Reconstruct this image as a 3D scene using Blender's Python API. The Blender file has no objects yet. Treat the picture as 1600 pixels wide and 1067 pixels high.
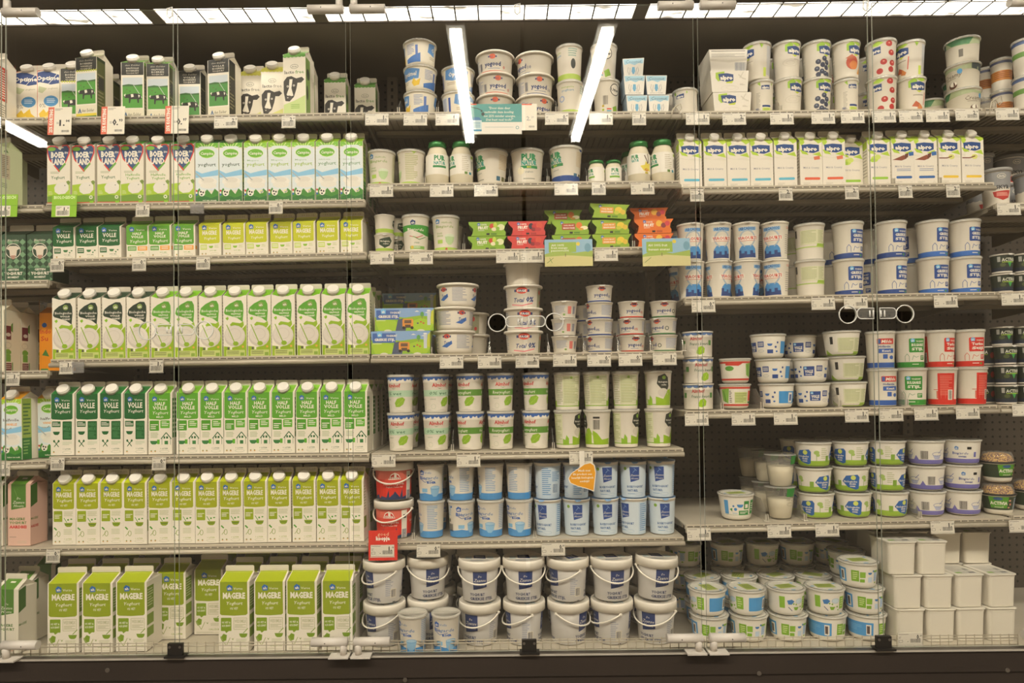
import bpy, bmesh, math, random
from mathutils import Vector, Matrix
random.seed(4)
S = bpy.context.scene
C = S.collection
# ---------------------------------------------------------------- camera
F, CX, CY = 1050.0, 785.0, 582.0            # focal length and principal point in photo pixels (1600x1067)
ROLL, PITCH = math.radians(0.6), math.radians(0.9)
EYE = Vector((0, 0, 1.2))
right0 = Vector((1, 0, 0)); fwd = Vector((0, math.cos(PITCH), math.sin(PITCH))); up0 = Vector((0, -math.sin(PITCH), math.cos(PITCH)))
RGT = right0*math.cos(ROLL) - up0*math.sin(ROLL)
UPV = right0*math.sin(ROLL) + up0*math.cos(ROLL)
cd = bpy.data.cameras.new('camera'); cam = bpy.data.objects.new('camera', cd); C.objects.link(cam)
cd.sensor_fit = 'HORIZONTAL'; cd.sensor_width = 36.0; cd.lens = F/1600*36
cd.shift_x = (800-CX)/1600; cd.shift_y = (CY-533.5)/1600
cd.clip_start = 0.05
M = Matrix((( RGT.x, UPV.x, -fwd.x, EYE.x), (RGT.y, UPV.y, -fwd.y, EYE.y), (RGT.z, UPV.z, -fwd.z, EYE.z), (0, 0, 0, 1)))
cam.matrix_world = M
S.camera = cam
def ray(px, py):
    return fwd + RGT*((px-CX)/F) - UPV*((py-CY)/F)
def U(px, py, Y):                            # photo pixel on the vertical plane at depth Y
    d = ray(px, py); return EYE + d*(Y/d.y)
def XZ(px, Y, z):                            # x of a photo column at depth Y and height z
    r = Vector((0, Y, z)) - EYE
    c = r.dot(fwd); q = r.dot(up0)
    return ((px-CX)/F*c + math.sin(ROLL)*q)/math.cos(ROLL)
# ---------------------------------------------------------------- light
S.view_settings.view_transform = 'Standard'; S.view_settings.look = 'None'
S.view_settings.gamma = 1; S.view_settings.use_curve_mapping = False
S.view_settings.exposure = 0.08
w = bpy.data.worlds.new('store_light'); S.world = w; w.use_nodes = True
bgn = w.node_tree.nodes['Background']
bgn.inputs[0].default_value = (1.0, 0.90, 0.79, 1); bgn.inputs[1].default_value = 0.5
S.cycles.max_bounces = 6; S.cycles.diffuse_bounces = 3; S.cycles.glossy_bounces = 3
S.cycles.transparent_max_bounces = 16; S.cycles.transmission_bounces = 4
S.cycles.caustics_reflective = False; S.cycles.caustics_refractive = False
S.cycles.use_denoising = True
LAMP_E, STRIP_E = 30.0, 3.6
def area(name, loc, rot, sx, sy, power, col=(1.0, 0.86, 0.68)):
    l = bpy.data.lights.new(name, 'AREA'); l.shape = 'RECTANGLE'; l.size = sx; l.size_y = sy; l.energy = power; l.color = col
    o = bpy.data.objects.new(name, l); o.location = loc; o.rotation_euler = rot; C.objects.link(o); return o
# ---------------------------------------------------------------- materials
MATS = {}
def lin(c): return c/12.92 if c <= 0.04045 else ((c+0.055)/1.055)**2.4
def hexc(h): return tuple(lin(int(h[i:i+2], 16)/255) for i in (0, 2, 4))
def mat(h, rough=0.5, metal=0.0, spec=0.5, name=None):
    key = (h, rough, metal)
    if key in MATS: return MATS[key]
    m = bpy.data.materials.new(name or 'paint_'+h); m.use_nodes = True
    b = m.node_tree.nodes['Principled BSDF']
    b.inputs['Base Color'].default_value = hexc(h)+(1,); b.inputs['Roughness'].default_value = rough
    b.inputs['Metallic'].default_value = metal; b.inputs['Specular IOR Level'].default_value = spec
    m.diffuse_color = hexc(h)+(1,)
    MATS[key] = m; return m
def noisy(name, h1, h2, scale, rough=0.5, metal=0.0, bump=0.0, hard=0):
    m = bpy.data.materials.new(name); m.use_nodes = True; nt = m.node_tree; b = nt.nodes['Principled BSDF']
    tc = nt.nodes.new('ShaderNodeTexCoord'); n = nt.nodes.new('ShaderNodeTexNoise'); n.inputs['Scale'].default_value = scale
    n.inputs['Detail'].default_value = 6
    r = nt.nodes.new('ShaderNodeMix'); r.data_type = 'RGBA'
    r.inputs[6].default_value = hexc(h1)+(1,); r.inputs[7].default_value = hexc(h2)+(1,)
    nt.links.new(tc.outputs['Object'], n.inputs['Vector']); nt.links.new(n.outputs['Fac'], r.inputs[0])
    if hard:
        k = nt.nodes.new('ShaderNodeMapRange'); k.inputs[1].default_value = .5-hard; k.inputs[2].default_value = .5+hard
        nt.links.new(n.outputs['Fac'], k.inputs[0]); nt.links.new(k.outputs[0], r.inputs[0])
    nt.links.new(r.outputs[2], b.inputs['Base Color']); b.inputs['Roughness'].default_value = rough; b.inputs['Metallic'].default_value = metal
    if bump:
        bp = nt.nodes.new('ShaderNodeBump'); bp.inputs['Strength'].default_value = bump
        nt.links.new(n.outputs['Fac'], bp.inputs['Height']); nt.links.new(bp.outputs['Normal'], b.inputs['Normal'])
    return m
def emit(name, col, e, noise=0):
    m = bpy.data.materials.new(name); m.use_nodes = True; nt = m.node_tree
    b = nt.nodes['Principled BSDF']; b.inputs['Base Color'].default_value = col+(1,)
    b.inputs['Emission Color'].default_value = col+(1,); b.inputs['Emission Strength'].default_value = e
    return m
def clear(name, tint, alpha_white, rough=0.08):      # thin clear plastic: see-through sheet with a gloss and a little milkiness
    m = bpy.data.materials.new(name); m.use_nodes = True; nt = m.node_tree; nt.nodes.clear()
    out = nt.nodes.new('ShaderNodeOutputMaterial'); tr = nt.nodes.new('ShaderNodeBsdfTransparent'); tr.inputs[0].default_value = tint
    df = nt.nodes.new('ShaderNodeBsdfDiffuse'); df.inputs[0].default_value = (.8, .78, .72, 1)
    gl = nt.nodes.new('ShaderNodeBsdfGlossy'); gl.inputs['Roughness'].default_value = rough
    fr = nt.nodes.new('ShaderNodeFresnel'); ge = nt.nodes.new('ShaderNodeNewGeometry')      # same reflectance on both faces of a thin sheet
    ma = nt.nodes.new('ShaderNodeMath'); ma.operation = 'MULTIPLY_ADD'; ma.inputs[1].default_value = 1/1.45-1.45; ma.inputs[2].default_value = 1.45
    nt.links.new(ge.outputs['Backfacing'], ma.inputs[0]); nt.links.new(ma.outputs[0], fr.inputs[0])
    a = nt.nodes.new('ShaderNodeMixShader'); a.inputs[0].default_value = alpha_white
    b = nt.nodes.new('ShaderNodeMixShader')
    nt.links.new(tr.outputs[0], a.inputs[1]); nt.links.new(df.outputs[0], a.inputs[2])
    nt.links.new(fr.outputs[0], b.inputs[0]); nt.links.new(a.outputs[0], b.inputs[1]); nt.links.new(gl.outputs[0], b.inputs[2])
    nt.links.new(b.outputs[0], out.inputs[0]); return m
GLASS = clear('door_glass', (.985, .98, .965, 1), 0.004, 0.0)
CLEAR = clear('clear_plastic', (.95, .94, .92, 1), 0.16)
CLEARLID = clear('clear_lid_plastic', (.9, .9, .88, 1), 0.34, 0.12)
RINGM = clear('handle_ring_plastic', (.95, .95, .93, 1), 0.75, 0.1)
WHITE = 'ebe4d4'
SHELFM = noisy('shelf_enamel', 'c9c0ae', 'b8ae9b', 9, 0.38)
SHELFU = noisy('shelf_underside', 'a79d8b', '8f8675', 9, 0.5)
WIREM = mat('c4baa6', 0.35, 0.2)
HINGEM = mat('c4bcb0', 0.35, name='white_hinge_enamel')
BLACKM = mat('1b1713', 0.45, name='black_plastic')
BASEM = noisy('kick_plate_paint', '332a24', '29221d', 5, 0.42)
SILLM = noisy('aluminium_sill', '5d564e', '7b746a', 14, 0.35, 0.6)
FRAMEM = noisy('frame_paint', '554b41', '463d34', 5, 0.5)
FLOORM = noisy('store_floor', '7d7468', '6d655a', 3, 0.35)
CEILM = noisy('store_ceiling', 'a39a8c', '8f877a', 3, 0.8)
LINERM = noisy('cabinet_liner', '857c70', '776e62', 4, 0.55)
LAMPM = emit('lamp_tube', (1.0, 0.95, 0.85), LAMP_E)
def strip_mat():
    m = bpy.data.materials.new('canopy_diffuser'); m.use_nodes = True; nt = m.node_tree
    b = nt.nodes['Principled BSDF']; b.inputs['Base Color'].default_value = (.9, .85, .75, 1)
    tc = nt.nodes.new('ShaderNodeTexCoord'); mp = nt.nodes.new('ShaderNodeMapping'); mp.inputs['Scale'].default_value = (1, 3, 1)
    n = nt.nodes.new('ShaderNodeTexNoise'); n.inputs['Scale'].default_value = 14
    r = nt.nodes.new('ShaderNodeMapRange'); r.inputs[1].default_value = .30; r.inputs[2].default_value = .44; r.inputs[3].default_value = STRIP_E*.12; r.inputs[4].default_value = STRIP_E
    nt.links.new(tc.outputs['Object'], mp.inputs[0]); nt.links.new(mp.outputs[0], n.inputs['Vector']); nt.links.new(n.outputs['Fac'], r.inputs[0])
    b.inputs['Emission Color'].default_value = (1.0, .92, .79, 1); nt.links.new(r.outputs[0], b.inputs['Emission Strength']); return m
STRIPM = strip_mat()
def peg_mat():                                         # perforated back wall: rows of round dark holes
    m = bpy.data.materials.new('perforated_panel'); m.use_nodes = True; nt = m.node_tree
    b = nt.nodes['Principled BSDF']; b.inputs['Roughness'].default_value = 0.5
    tc = nt.nodes.new('ShaderNodeTexCoord'); mp = nt.nodes.new('ShaderNodeMapping'); p = 1/0.026
    mp.inputs['Scale'].default_value = (p, 0, p)
    v = nt.nodes.new('ShaderNodeTexVoronoi'); v.inputs['Randomness'].default_value = 0; v.inputs['Scale'].default_value = 1
    lt = nt.nodes.new('ShaderNodeMath'); lt.operation = 'LESS_THAN'; lt.inputs[1].default_value = 0.16
    mx = nt.nodes.new('ShaderNodeMix'); mx.data_type = 'RGBA'
    mx.inputs[6].default_value = hexc('4e463c')+(1,); mx.inputs[7].default_value = hexc('0c0a08')+(1,)
    nt.links.new(tc.outputs['Object'], mp.inputs[0]); nt.links.new(mp.outputs[0], v.inputs['Vector'])
    nt.links.new(v.outputs['Distance'], lt.inputs[0]); nt.links.new(lt.outputs[0], mx.inputs[0]); nt.links.new(mx.outputs[2], b.inputs['Base Color'])
    return m
PEGM = peg_mat()
# ---------------------------------------------------------------- mesh helpers
u = 1.97/F                                            # one photo pixel at the shelf fronts, in metres
class MB:
    def __init__(s): s.bm = bmesh.new(); s.mats = []; s.smooth = False
    def slot(s, m):
        if isinstance(m, str): m = mat(m)
        if m not in s.mats: s.mats.append(m)
        return s.mats.index(m)
    def face(s, pts, m, smooth=False):
        vs = [s.bm.verts.new(p) for p in pts]; f = s.bm.faces.new(vs); f.material_index = s.slot(m); f.smooth = smooth; return f
    def box(s, x0, y0, z0, x1, y1, z1, m, mtx=None):
        P = [(x0,y0,z0),(x1,y0,z0),(x1,y1,z0),(x0,y1,z0),(x0,y0,z1),(x1,y0,z1),(x1,y1,z1),(x0,y1,z1)]
        if mtx is not None: P = [mtx @ Vector(p) for p in P]
        v = [s.bm.verts.new(p) for p in P]; k = s.slot(m)
        for q in ((0,3,2,1),(4,5,6,7),(0,1,5,4),(1,2,6,5),(2,3,7,6),(3,0,4,7)):
            f = s.bm.faces.new([v[i] for i in q]); f.material_index = k
    def tube(s, a, b, r, m, n=8, caps=True, r2=None):
        a = Vector(a); b = Vector(b); d = (b-a).normalized()
        p = d.orthogonal().normalized(); q = d.cross(p); r2 = r if r2 is None else r2
        A = [s.bm.verts.new(a+(p*math.cos(t)+q*math.sin(t))*r) for t in [2*math.pi*i/n for i in range(n)]]
        B = [s.bm.verts.new(b+(p*math.cos(t)+q*math.sin(t))*r2) for t in [2*math.pi*i/n for i in range(n)]]
        k = s.slot(m)
        for i in range(n):
            f = s.bm.faces.new((A[i], A[(i+1)%n], B[(i+1)%n], B[i])); f.material_index = k; f.smooth = True
        if caps:
            for r_ in (A[::-1], B):
                f = s.bm.faces.new(r_); f.material_index = k
    def path(s, pts, r, m, n=6, closed=False, flat=1.0):
        pts = [Vector(p) for p in pts]; N = len(pts); rings = []
        for i in range(N):
            a = pts[i-1] if (i or closed) else pts[i]; b = pts[(i+1)%N] if (i < N-1 or closed) else pts[i]
            d = (b-a).normalized(); ref = Vector((0,1,0)) if abs(d.y) < .9 else Vector((1,0,0))
            p = d.cross(ref).normalized(); q = p.cross(d)
            rings.append([s.bm.verts.new(pts[i]+p*math.cos(2*math.pi*j/n)*r*flat+q*math.sin(2*math.pi*j/n)*r) for j in range(n)])
        k = s.slot(m)
        for i in range(N if closed else N-1):
            A, B = rings[i], rings[(i+1)%N]
            for j in range(n):
                f = s.bm.faces.new((A[j], A[(j+1)%n], B[(j+1)%n], B[j])); f.material_index = k; f.smooth = True
        if not closed:
            for r_ in (rings[0][::-1], rings[-1]):
                f = s.bm.faces.new(r_); f.material_index = k
    def lathe(s, prof, n=36, sharp=True):              # prof: (r, z, material) ; material colours the band that starts there
        rings = []
        for (r, z, m) in prof:
            if r <= 1e-6: rings.append([s.bm.verts.new((0,0,z))])
            else: rings.append([s.bm.verts.new((r*math.sin(2*math.pi*i/n), -r*math.cos(2*math.pi*i/n), z)) for i in range(n)])
        for i in range(len(prof)-1):
            A, B = rings[i], rings[i+1]; k = s.slot(prof[i][2])
            for j in range(n):
                j2 = (j+1)%n
                if len(A) == 1 and len(B) == 1: continue
                if len(A) == 1: vs = (A[0], B[j2], B[j])
                elif len(B) == 1: vs = (A[j], A[j2], B[0])
                else: vs = (A[j], A[j2], B[j2], B[j])
                f = s.bm.faces.new(vs); f.material_index = k; f.smooth = True
    def art(s, ops, mapf, cx=(), cy=()):
        bm = bmesh.new(); mats = []; boxes = []
        for op in ops:
            polys, col = op2d(op)
            if not polys: continue
            xs = [p[0] for q in polys for p in q]; ys = [p[1] for q in polys for p in q]
            b = (min(xs), min(ys), max(xs), max(ys))
            lv = 1+max([l for (l, q) in boxes if q[0] < b[2] and b[0] < q[2] and q[1] < b[3] and b[1] < q[3]], default=0)
            boxes.append((lv, b)); k = s.slot(col)
            for q in polys:
                try: f = bm.faces.new([bm.verts.new((p[0], p[1], lv)) for p in q]); f.material_index = k
                except ValueError: pass
        X0 = min(b[0] for l, b in boxes); X1 = max(b[2] for l, b in boxes)
        for axis, cuts in ((0, cx), (1, cy)):
            for c in cuts:
                if axis == 0 and not (X0 < c < X1): continue
                co = (c,0,0) if axis == 0 else (0,c,0); no = (1,0,0) if axis == 0 else (0,1,0)
                bmesh.ops.bisect_plane(bm, geom=bm.verts[:]+bm.edges[:]+bm.faces[:], plane_co=co, plane_no=no, dist=1e-5)
        bm.faces.ensure_lookup_table()
        for f in bm.faces:
            c = f.calc_center_median()
            vs = []
            for v in f.verts:
                vs.append(s.bm.verts.new(mapf(v.co.x, v.co.y, v.co.z, c)))
            try: g = s.bm.faces.new(vs); g.material_index = f.material_index
            except ValueError: pass
        bm.free()
    def mesh(s, name):
        me = bpy.data.meshes.new(name)
        if s.bm.faces: bmesh.ops.recalc_face_normals(s.bm, faces=[f for f in s.bm.faces])
        s.bm.to_mesh(me); s.bm.free()
        for m in s.mats: me.materials.append(m)
        return me
TX = {}
def text2d(t, bold):
    if (t, bold) in TX: return TX[(t, bold)]
    cu = bpy.data.curves.new('t', 'FONT'); cu.body = t; cu.size = 1; cu.offset = bold; cu.resolution_u = 1; cu.fill_mode = 'FRONT'
    o = bpy.data.objects.new('t', cu); me = o.to_mesh()
    fs = [[(me.vertices[i].co.x, me.vertices[i].co.y) for i in p.vertices] for p in me.polygons]
    o.to_mesh_clear(); bpy.data.objects.remove(o); bpy.data.curves.remove(cu)
    xs = [p[0] for f in fs for p in f] or [0, 1]
    x0, x1 = min(xs), max(xs)
    cap = 0.73
    fs = [[((x-x0)/cap, y/cap) for x, y in f] for f in fs]
    TX[(t, bold)] = (fs, (x1-x0)/cap); return TX[(t, bold)]
def rrect(x0, y0, x1, y1, r):
    P = []
    for (cx, cy, a) in ((x1-r, y0+r, -90), (x1-r, y1-r, 0), (x0+r, y1-r, 90), (x0+r, y0+r, 180)):
        for k in range(4): t = math.radians(a+30*k); P.append((cx+r*math.cos(t), cy+r*math.sin(t)))
    return P
def op2d(op):
    k = op[0]
    if k == 'R': return [[(op[1],op[2]),(op[3],op[2]),(op[3],op[4]),(op[1],op[4])]], op[5]
    if k == 'RR': return [rrect(op[1],op[2],op[3],op[4],op[6])], op[5]
    if k == 'E': return [[(op[1]+op[3]*math.cos(t*math.pi/8), op[2]+op[4]*math.sin(t*math.pi/8)) for t in range(16)]], op[5]
    if k == 'P': return [list(op[1])], op[2]
    if k == 'T':                                        # T text cx cy cap_height colour width bold slant rotation
        _, t, cx, cy, h, col = op[:6]; w = op[6] if len(op) > 6 else None; bold = op[7] if len(op) > 7 else 0.012
        sl = op[8] if len(op) > 8 else 0; ro = math.radians(op[9]) if len(op) > 9 else 0
        fs, W = text2d(t, bold); k = (w/W) if w else h*0.9; W2 = W*k
        out = []
        for f in fs:
            q = []
            for x, y in f:
                X = x*k-W2/2+sl*y*h; Y = -(y-.5)*h
                q.append((cx+X*math.cos(ro)-Y*math.sin(ro), cy+X*math.sin(ro)+Y*math.cos(ro)))
            out.append(q)
        return out, col
    if k == 'L':                                        # small print as fine ruled lines
        _, x0, y0, x1, y1, n, col = op; st = (y1-y0)/n; out = []
        rn = random.Random(int(x0*7+y0*13+n))
        for i in range(n):
            e = x1-(x1-x0)*rn.choice((0, 0, .1, .3)); y = y0+st*i
            out.append([(x0,y),(e,y),(e,y+st*.42),(x0,y+st*.42)])
        return out, col
    if k == 'B':                                        # barcode bars
        _, x0, y0, x1, y1, col = op; out = []; x = x0; rn = random.Random(3)
        while x < x1:
            w_ = rn.choice((.25, .4, .6)); out.append([(x,y0),(min(x+w_,x1),y0),(min(x+w_,x1),y1),(x,y1)]); x += w_+rn.choice((.3, .5))
        return out, col
    if k == 'S':                                        # outline stroke ellipse cx cy rx ry thickness
        _, cx, cy, rx, ry, th, col = op; out = []
        for t in range(16):
            a, b = t*math.pi/8, (t+1)*math.pi/8
            out.append([(cx+rx*math.cos(a),cy+ry*math.sin(a)),(cx+rx*math.cos(b),cy+ry*math.sin(b)),(cx+(rx-th)*math.cos(b),cy+(ry-th)*math.sin(b)),(cx+(rx-th)*math.cos(a),cy+(ry-th)*math.sin(a))])
        return out, col
    if k == 'G':                                        # stroke along points
        _, pts, th, col = op; out = []
        for (ax, ay), (bx, by) in zip(pts, pts[1:]):
            L_ = math.hypot(bx-ax, by-ay) or 1; nx, ny = -(by-ay)/L_*th/2, (bx-ax)/L_*th/2
            out.append([(ax+nx,ay+ny),(bx+nx,by+ny),(bx-nx,by-ny),(ax-nx,ay-ny)])
        return out, col
    raise ValueError(k)
def link(name, me, parent=None):
    o = bpy.data.objects.new(name, me); C.objects.link(o)
    if parent: o.parent = parent
    return o
def tag(o, label, cat, group=None):
    o['label'] = label; o['category'] = cat
    if group: o['group'] = group
    return o
def empty(name, loc=(0,0,0)):
    o = bpy.data.objects.new(name, None); o.empty_display_size = .03; o.location = loc; C.objects.link(o); return o
# ---------------------------------------------------------------- artwork printed on the packs (units: 1 = one photo pixel at the shelf)
W_, K_ = 'eee8da', '1c1c1a'
DG, MG, LG, HG = '14602a', '4c9a1c', 'a3ae08', '8cc60c'
BL, NV, SK, RD, CR = '2565b5', '1f2f6b', '6fb8e6', 'd02a22', 'e9e2c8'
def logo(x, y, s, c=BL, t=W_):
    return [('P', [(x-s,y-s*.3),(x-s*.2,y-s*1.1),(x+s,y-s*.5),(x+s*.9,y+s*.9),(x-s*.7,y+s)], c), ('T', 'ah', x, y+s*.1, s*.9, t, s*1.2, .03)]
def seal(x, y, s): return [('E',x,y,s,s,'e6e0cc'),('P',[(x-s*.6,y),(x,y-s*.7),(x+s*.6,y)],'2f8a3a'),('P',[(x-s*.6,y),(x,y+s*.7),(x+s*.6,y)],'e08a20')]
def leafy(x, y, s, c, k=1): return [('P',[(x,y),(x+s*k,y-s*.5),(x+s*1.8*k,y-s*.1),(x+s*.9*k,y+s*.35)],c)]
def bowl(x, y, s, c): return [('P', [(x-s,y-s*.35),(x+s,y-s*.35),(x+s*.8,y+s*.3),(x+s*.4,y+s*.6),(x-s*.4,y+s*.6),(x-s*.8,y+s*.3)], c)]
def verse(c, cs, titles, h0, low, yt=10, date=None):
    o = [('R',-17.6,-21.8,15.4,.2,cs), ('P',[(-17.6,0),(15.4,0),(15.6,h0-2),(14,h0),(0,h0+.8),(-16,h0-.2),(-17.6,h0-2)],c)]
    o += logo(-9, yt-1, 3.8); o += [('T','Verse',4.5,yt,3,W_,13,.005,.1)]
    y = yt+3
    for (t, h, w) in titles:
        y += h/2+1; o.append(('T',t,-.6,y,h,W_,w,.03)); y += h/2
    o.append(('T','Yoghurt',-.5,y+5,5,W_,25,.005,.25)); y += 9
    if date: o.append(('T',date,3,-25.8,3.2,'b3aa98',22,.0))
    return o+low, y
def low_volle(h):
    return [('RR',-16.5,h+2,-3,h+11,DG,1),('L',-15.5,h+4,-4,h+10,3,W_),('RR',0,h+2,14.5,h+31,DG,1.2),('T','WEIDE',7.2,h+7,5,'4c8a55',12),('T','MELK',7.2,h+14,5,'4c8a55',12),('L',2,h+19,13,h+29,6,'4c8a55')]+bowl(-9.5,h+20,5.5,DG)+[('G',[(-13,h+33),(-6,h+42)],1.2,DG),('G',[(-6,h+33),(-13,h+42)],1.2,DG),('E',-13,h+33,1.5,2,DG),('E',-6,h+33,1.5,2,DG),('L',0,h+34,14.5,h+40,3,'b9c9a5'),('T','1 LITER',7,h+45.5,1.9,DG,12),('S',7.2,h+50.5,7.5,2.3,.4,'9aa98a')]+seal(-13.5,h+50,2.4)
def low_half(h):
    return [('RR',-16.5,h+2,-2,h+18,MG,1),('L',-15,h+8,-3.5,h+17,3,W_),('RR',0,h+2,14.5,h+14,'5fae28',1),('L',2,h+4,13,h+12,3,W_),
      ('G',[(1,h+31),(9,h+21),(17,h+31)],1.4,DG),('R',5,h+27,7.5,h+30.5,DG),('R',9,h+27,12,h+30.5,DG),('R',6.5,h+34,12,h+39.5,'2f7a3a'),('G',[(2.5,h+30),(2.5,h+40)],.6,DG),('G',[(15.5,h+30),(15.5,h+40)],.6,DG),
      ('L',-15,h+21,-3,h+30,4,'a9b787')]+bowl(-10,h+36,6,'2f7a3a')+[('R',-5,h+32,-1,h+39,'5fae28'),('T','1 LITER',6,h+46,1.9,DG,12),('S',6.2,h+50.5,7.5,2.2,.4,'9aa98a')]+seal(-14,h+50,2.3)+seal(-8,h+50,2.3)
def low_mag(h):
    return [('RR',-16.5,h+2,-3,h+19,'94a80e',1),('L',-15,h+8,-4.5,h+15,3,W_),('L',-1,h+3,13.5,h+11,5,'bcc08f'),('G',[(-.5,h+13),(4,h+20)],1,MG),('E',6,h+16,1.4,1.4,MG),('E',11,h+15,1.6,1,MG)]+bowl(6.5,h+23,6.6,'8ba00c')+[('G',[(1,h+23.5),(12,h+23.5)],.7,DG),
      ('G',[(-16,h+28),(-12,h+32)],2.2,MG),('S',-9,h+38,3,4.5,1,'a0ae6a'),('L',-1,h+31,12,h+40,4,'c2c79a'),('G',[(-15,h+42),(-10,h+36)],1,'a0ae6a'),('T','1 LITER',6,h+46,1.9,'9cae30',12),('S',6.2,h+50.5,7.5,2.2,.4,'b5b98a')]+seal(-14,h+50,2.3)+seal(-7.5,h+50,2.3)
ART = {}
def sidefill(ops, c): return ops
ART['volle1'] = verse(DG,'2a8038',[('VOLLE',8.5,23)],40,low_volle(41))[0]+[('R',18.5,6,36,90,'e9e2d2'),('L',22,10,33,80,14,'7f9a70')]
ART['half1'] = verse('5aa324','86c832',[('HALF',5.4,16),('VOLLE',5.4,22)],41,low_half(41)+[('T','MILD',-.5,37.5,3,W_,11)])[0]+[('R',18.6,8,36,70,'3f7a28'),('L',21,12,34,66,8,'c7d0b0')]
ART['mag1'] = verse('a2ab08','c3cf14',[('MAGERE',7.5,25)],40,low_mag(41)+[('T','0% VET',-.5,34.5,3,W_,11)],10,'11:24-05')[0]+[('R',20,58,36,76,'7d9a1a'),('L',20,10,34,50,9,'b7bf8a')]
_v = lambda c,cs,t,low: verse(c,cs,t,30,low,6)
ART['volle5'] = _v(DG,'1c6a30',[('VOLLE',6.5,21)],[('RR',-15.5,33,-5,41,DG,.6),('L',-14.5,35,-6,40,2,W_)]+bowl(2.5,37,3.8,'3a7a40')+[('E',9,40,1.2,1.2,'3a7a40'),('E',12,37,1.4,1,'3a7a40'),('T','500 ML',5,43.5,1.5,DG,11),('S',7,47.5,6.5,1.8,.3,'9aa98a')]+seal(-11.5,46.5,2.2))[0]
ART['half5'] = _v('5aa028','78b832',[('HALF',4,14),('VOLLE',4,19)],[('RR',-15.5,32,-2,39,MG,.6),('L',-14.5,34,-3,38.5,2,W_),('RR',0,32,15,39,'eda23c',.6),('L',2,33.5,13,38.5,2,W_),('T','500 ML',5,42.5,1.5,MG,11),('S',7,46.5,6.5,1.8,.3,'9aa98a')]+seal(-11.5,46.5,2.2))[0]+[('R',18,32,24,38,'eda23c')]
ART['mag5'] = _v('c3c818','d4de26',[('MAGERE',6.5,23)],[('RR',-15.5,32,-5,40,'c6d86a',.6),('L',-14.5,34,-6,39,2,W_)]+bowl(1.5,35.5,3.6,'8cc02c')+[('L',7,33,14,38,4,'c2c98a'),('T','500 ML',5,41.5,1.5,'8cab3c',11),('S',7,46.5,6.5,1.8,.3,'b5b98a')]+seal(-12.5,46.5,2)+seal(-7,46.5,2),)[0]+[('T','11:23-05',2,-25.5,2.8,'a79e8c',20,0)]
ART['mag5'] = [o if o[0] != 'T' or o[1] != 'Yoghurt' else ('T','Yoghurt',-.5,22,4.2,W_,20,.005,.25) for o in ART['mag5']]
def bio(c1, c2, t2, t3):
    return [('R',-17.6,-21.8,17.6,-1,c1),('P',[(-17.6,-1),(17.6,-1),(8,2.3),(-8,2.3)],c1),
     ('P',[(-17,27),(-15,19),(-8,13),(3,7.5),(10,8),(13,14),(13.5,25),(12,42),(4,36),(-8,32),(-15,30)],c2),('E',2.5,15,4.2,4.2,'86a050'),('T','ah',2.5,15.2,3.4,W_,5.5,.03),
     ('T','Biologische',-1,23.5,4,W_,26,.01),('T',t2,1.5,29,2.6,W_,15,.03),('T',t3,3.5,33.5,2.6,W_,13,.03),
     ('P',[(-15,36),(-11,33.5),(-9.5,36.5),(-12,39.5)],HG),('P',[(-8,46),(-4,42),(8,44),(13,41),(14,47),(10,53),(2,48),(-5,51)],'93b81e'),
     ('P',[(12,52),(17.6,46),(17.6,96),(-17.6,96),(-17.6,80),(-4,82),(8,78)],'93b40e'),
     ('E',-.5,64,16.6,17,'cfc6ba'),('E',-.5,62,15.4,14.5,'ddd5c9'),('S',-.5,61,10,9,.5,'c4bbad'),('G',[(-13,46),(-1,74)],1.4,'8cb21c'),('E',1,76,4.4,3.6,'8cb21c'),
     ('R',-12,81.5,-9,85.5,'57534a'),('R',-8,81.5,-5,85.5,W_),('RR',-14,86,15,96,'c2cc7c',.8),('L',-12.5,87.5,6,93.5,4,'5f6a2c'),('RR',8,90,14,95,'86a63c',.4),('E',12,81,1.7,1.7,'e0a040')]
ART['biov'] = bio('22432a','1c3322','VOLLE','YOGHURT')+[('L',20,10,34,88,16,'a9a595')]
ART['biog'] = bio('7fc414','5ba42a','HALFVOLLE','YOGHURT')+[('L',20,10,34,88,16,'a9a595'),('R',18.6,80,36.5,95,'9db52e')]
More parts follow.
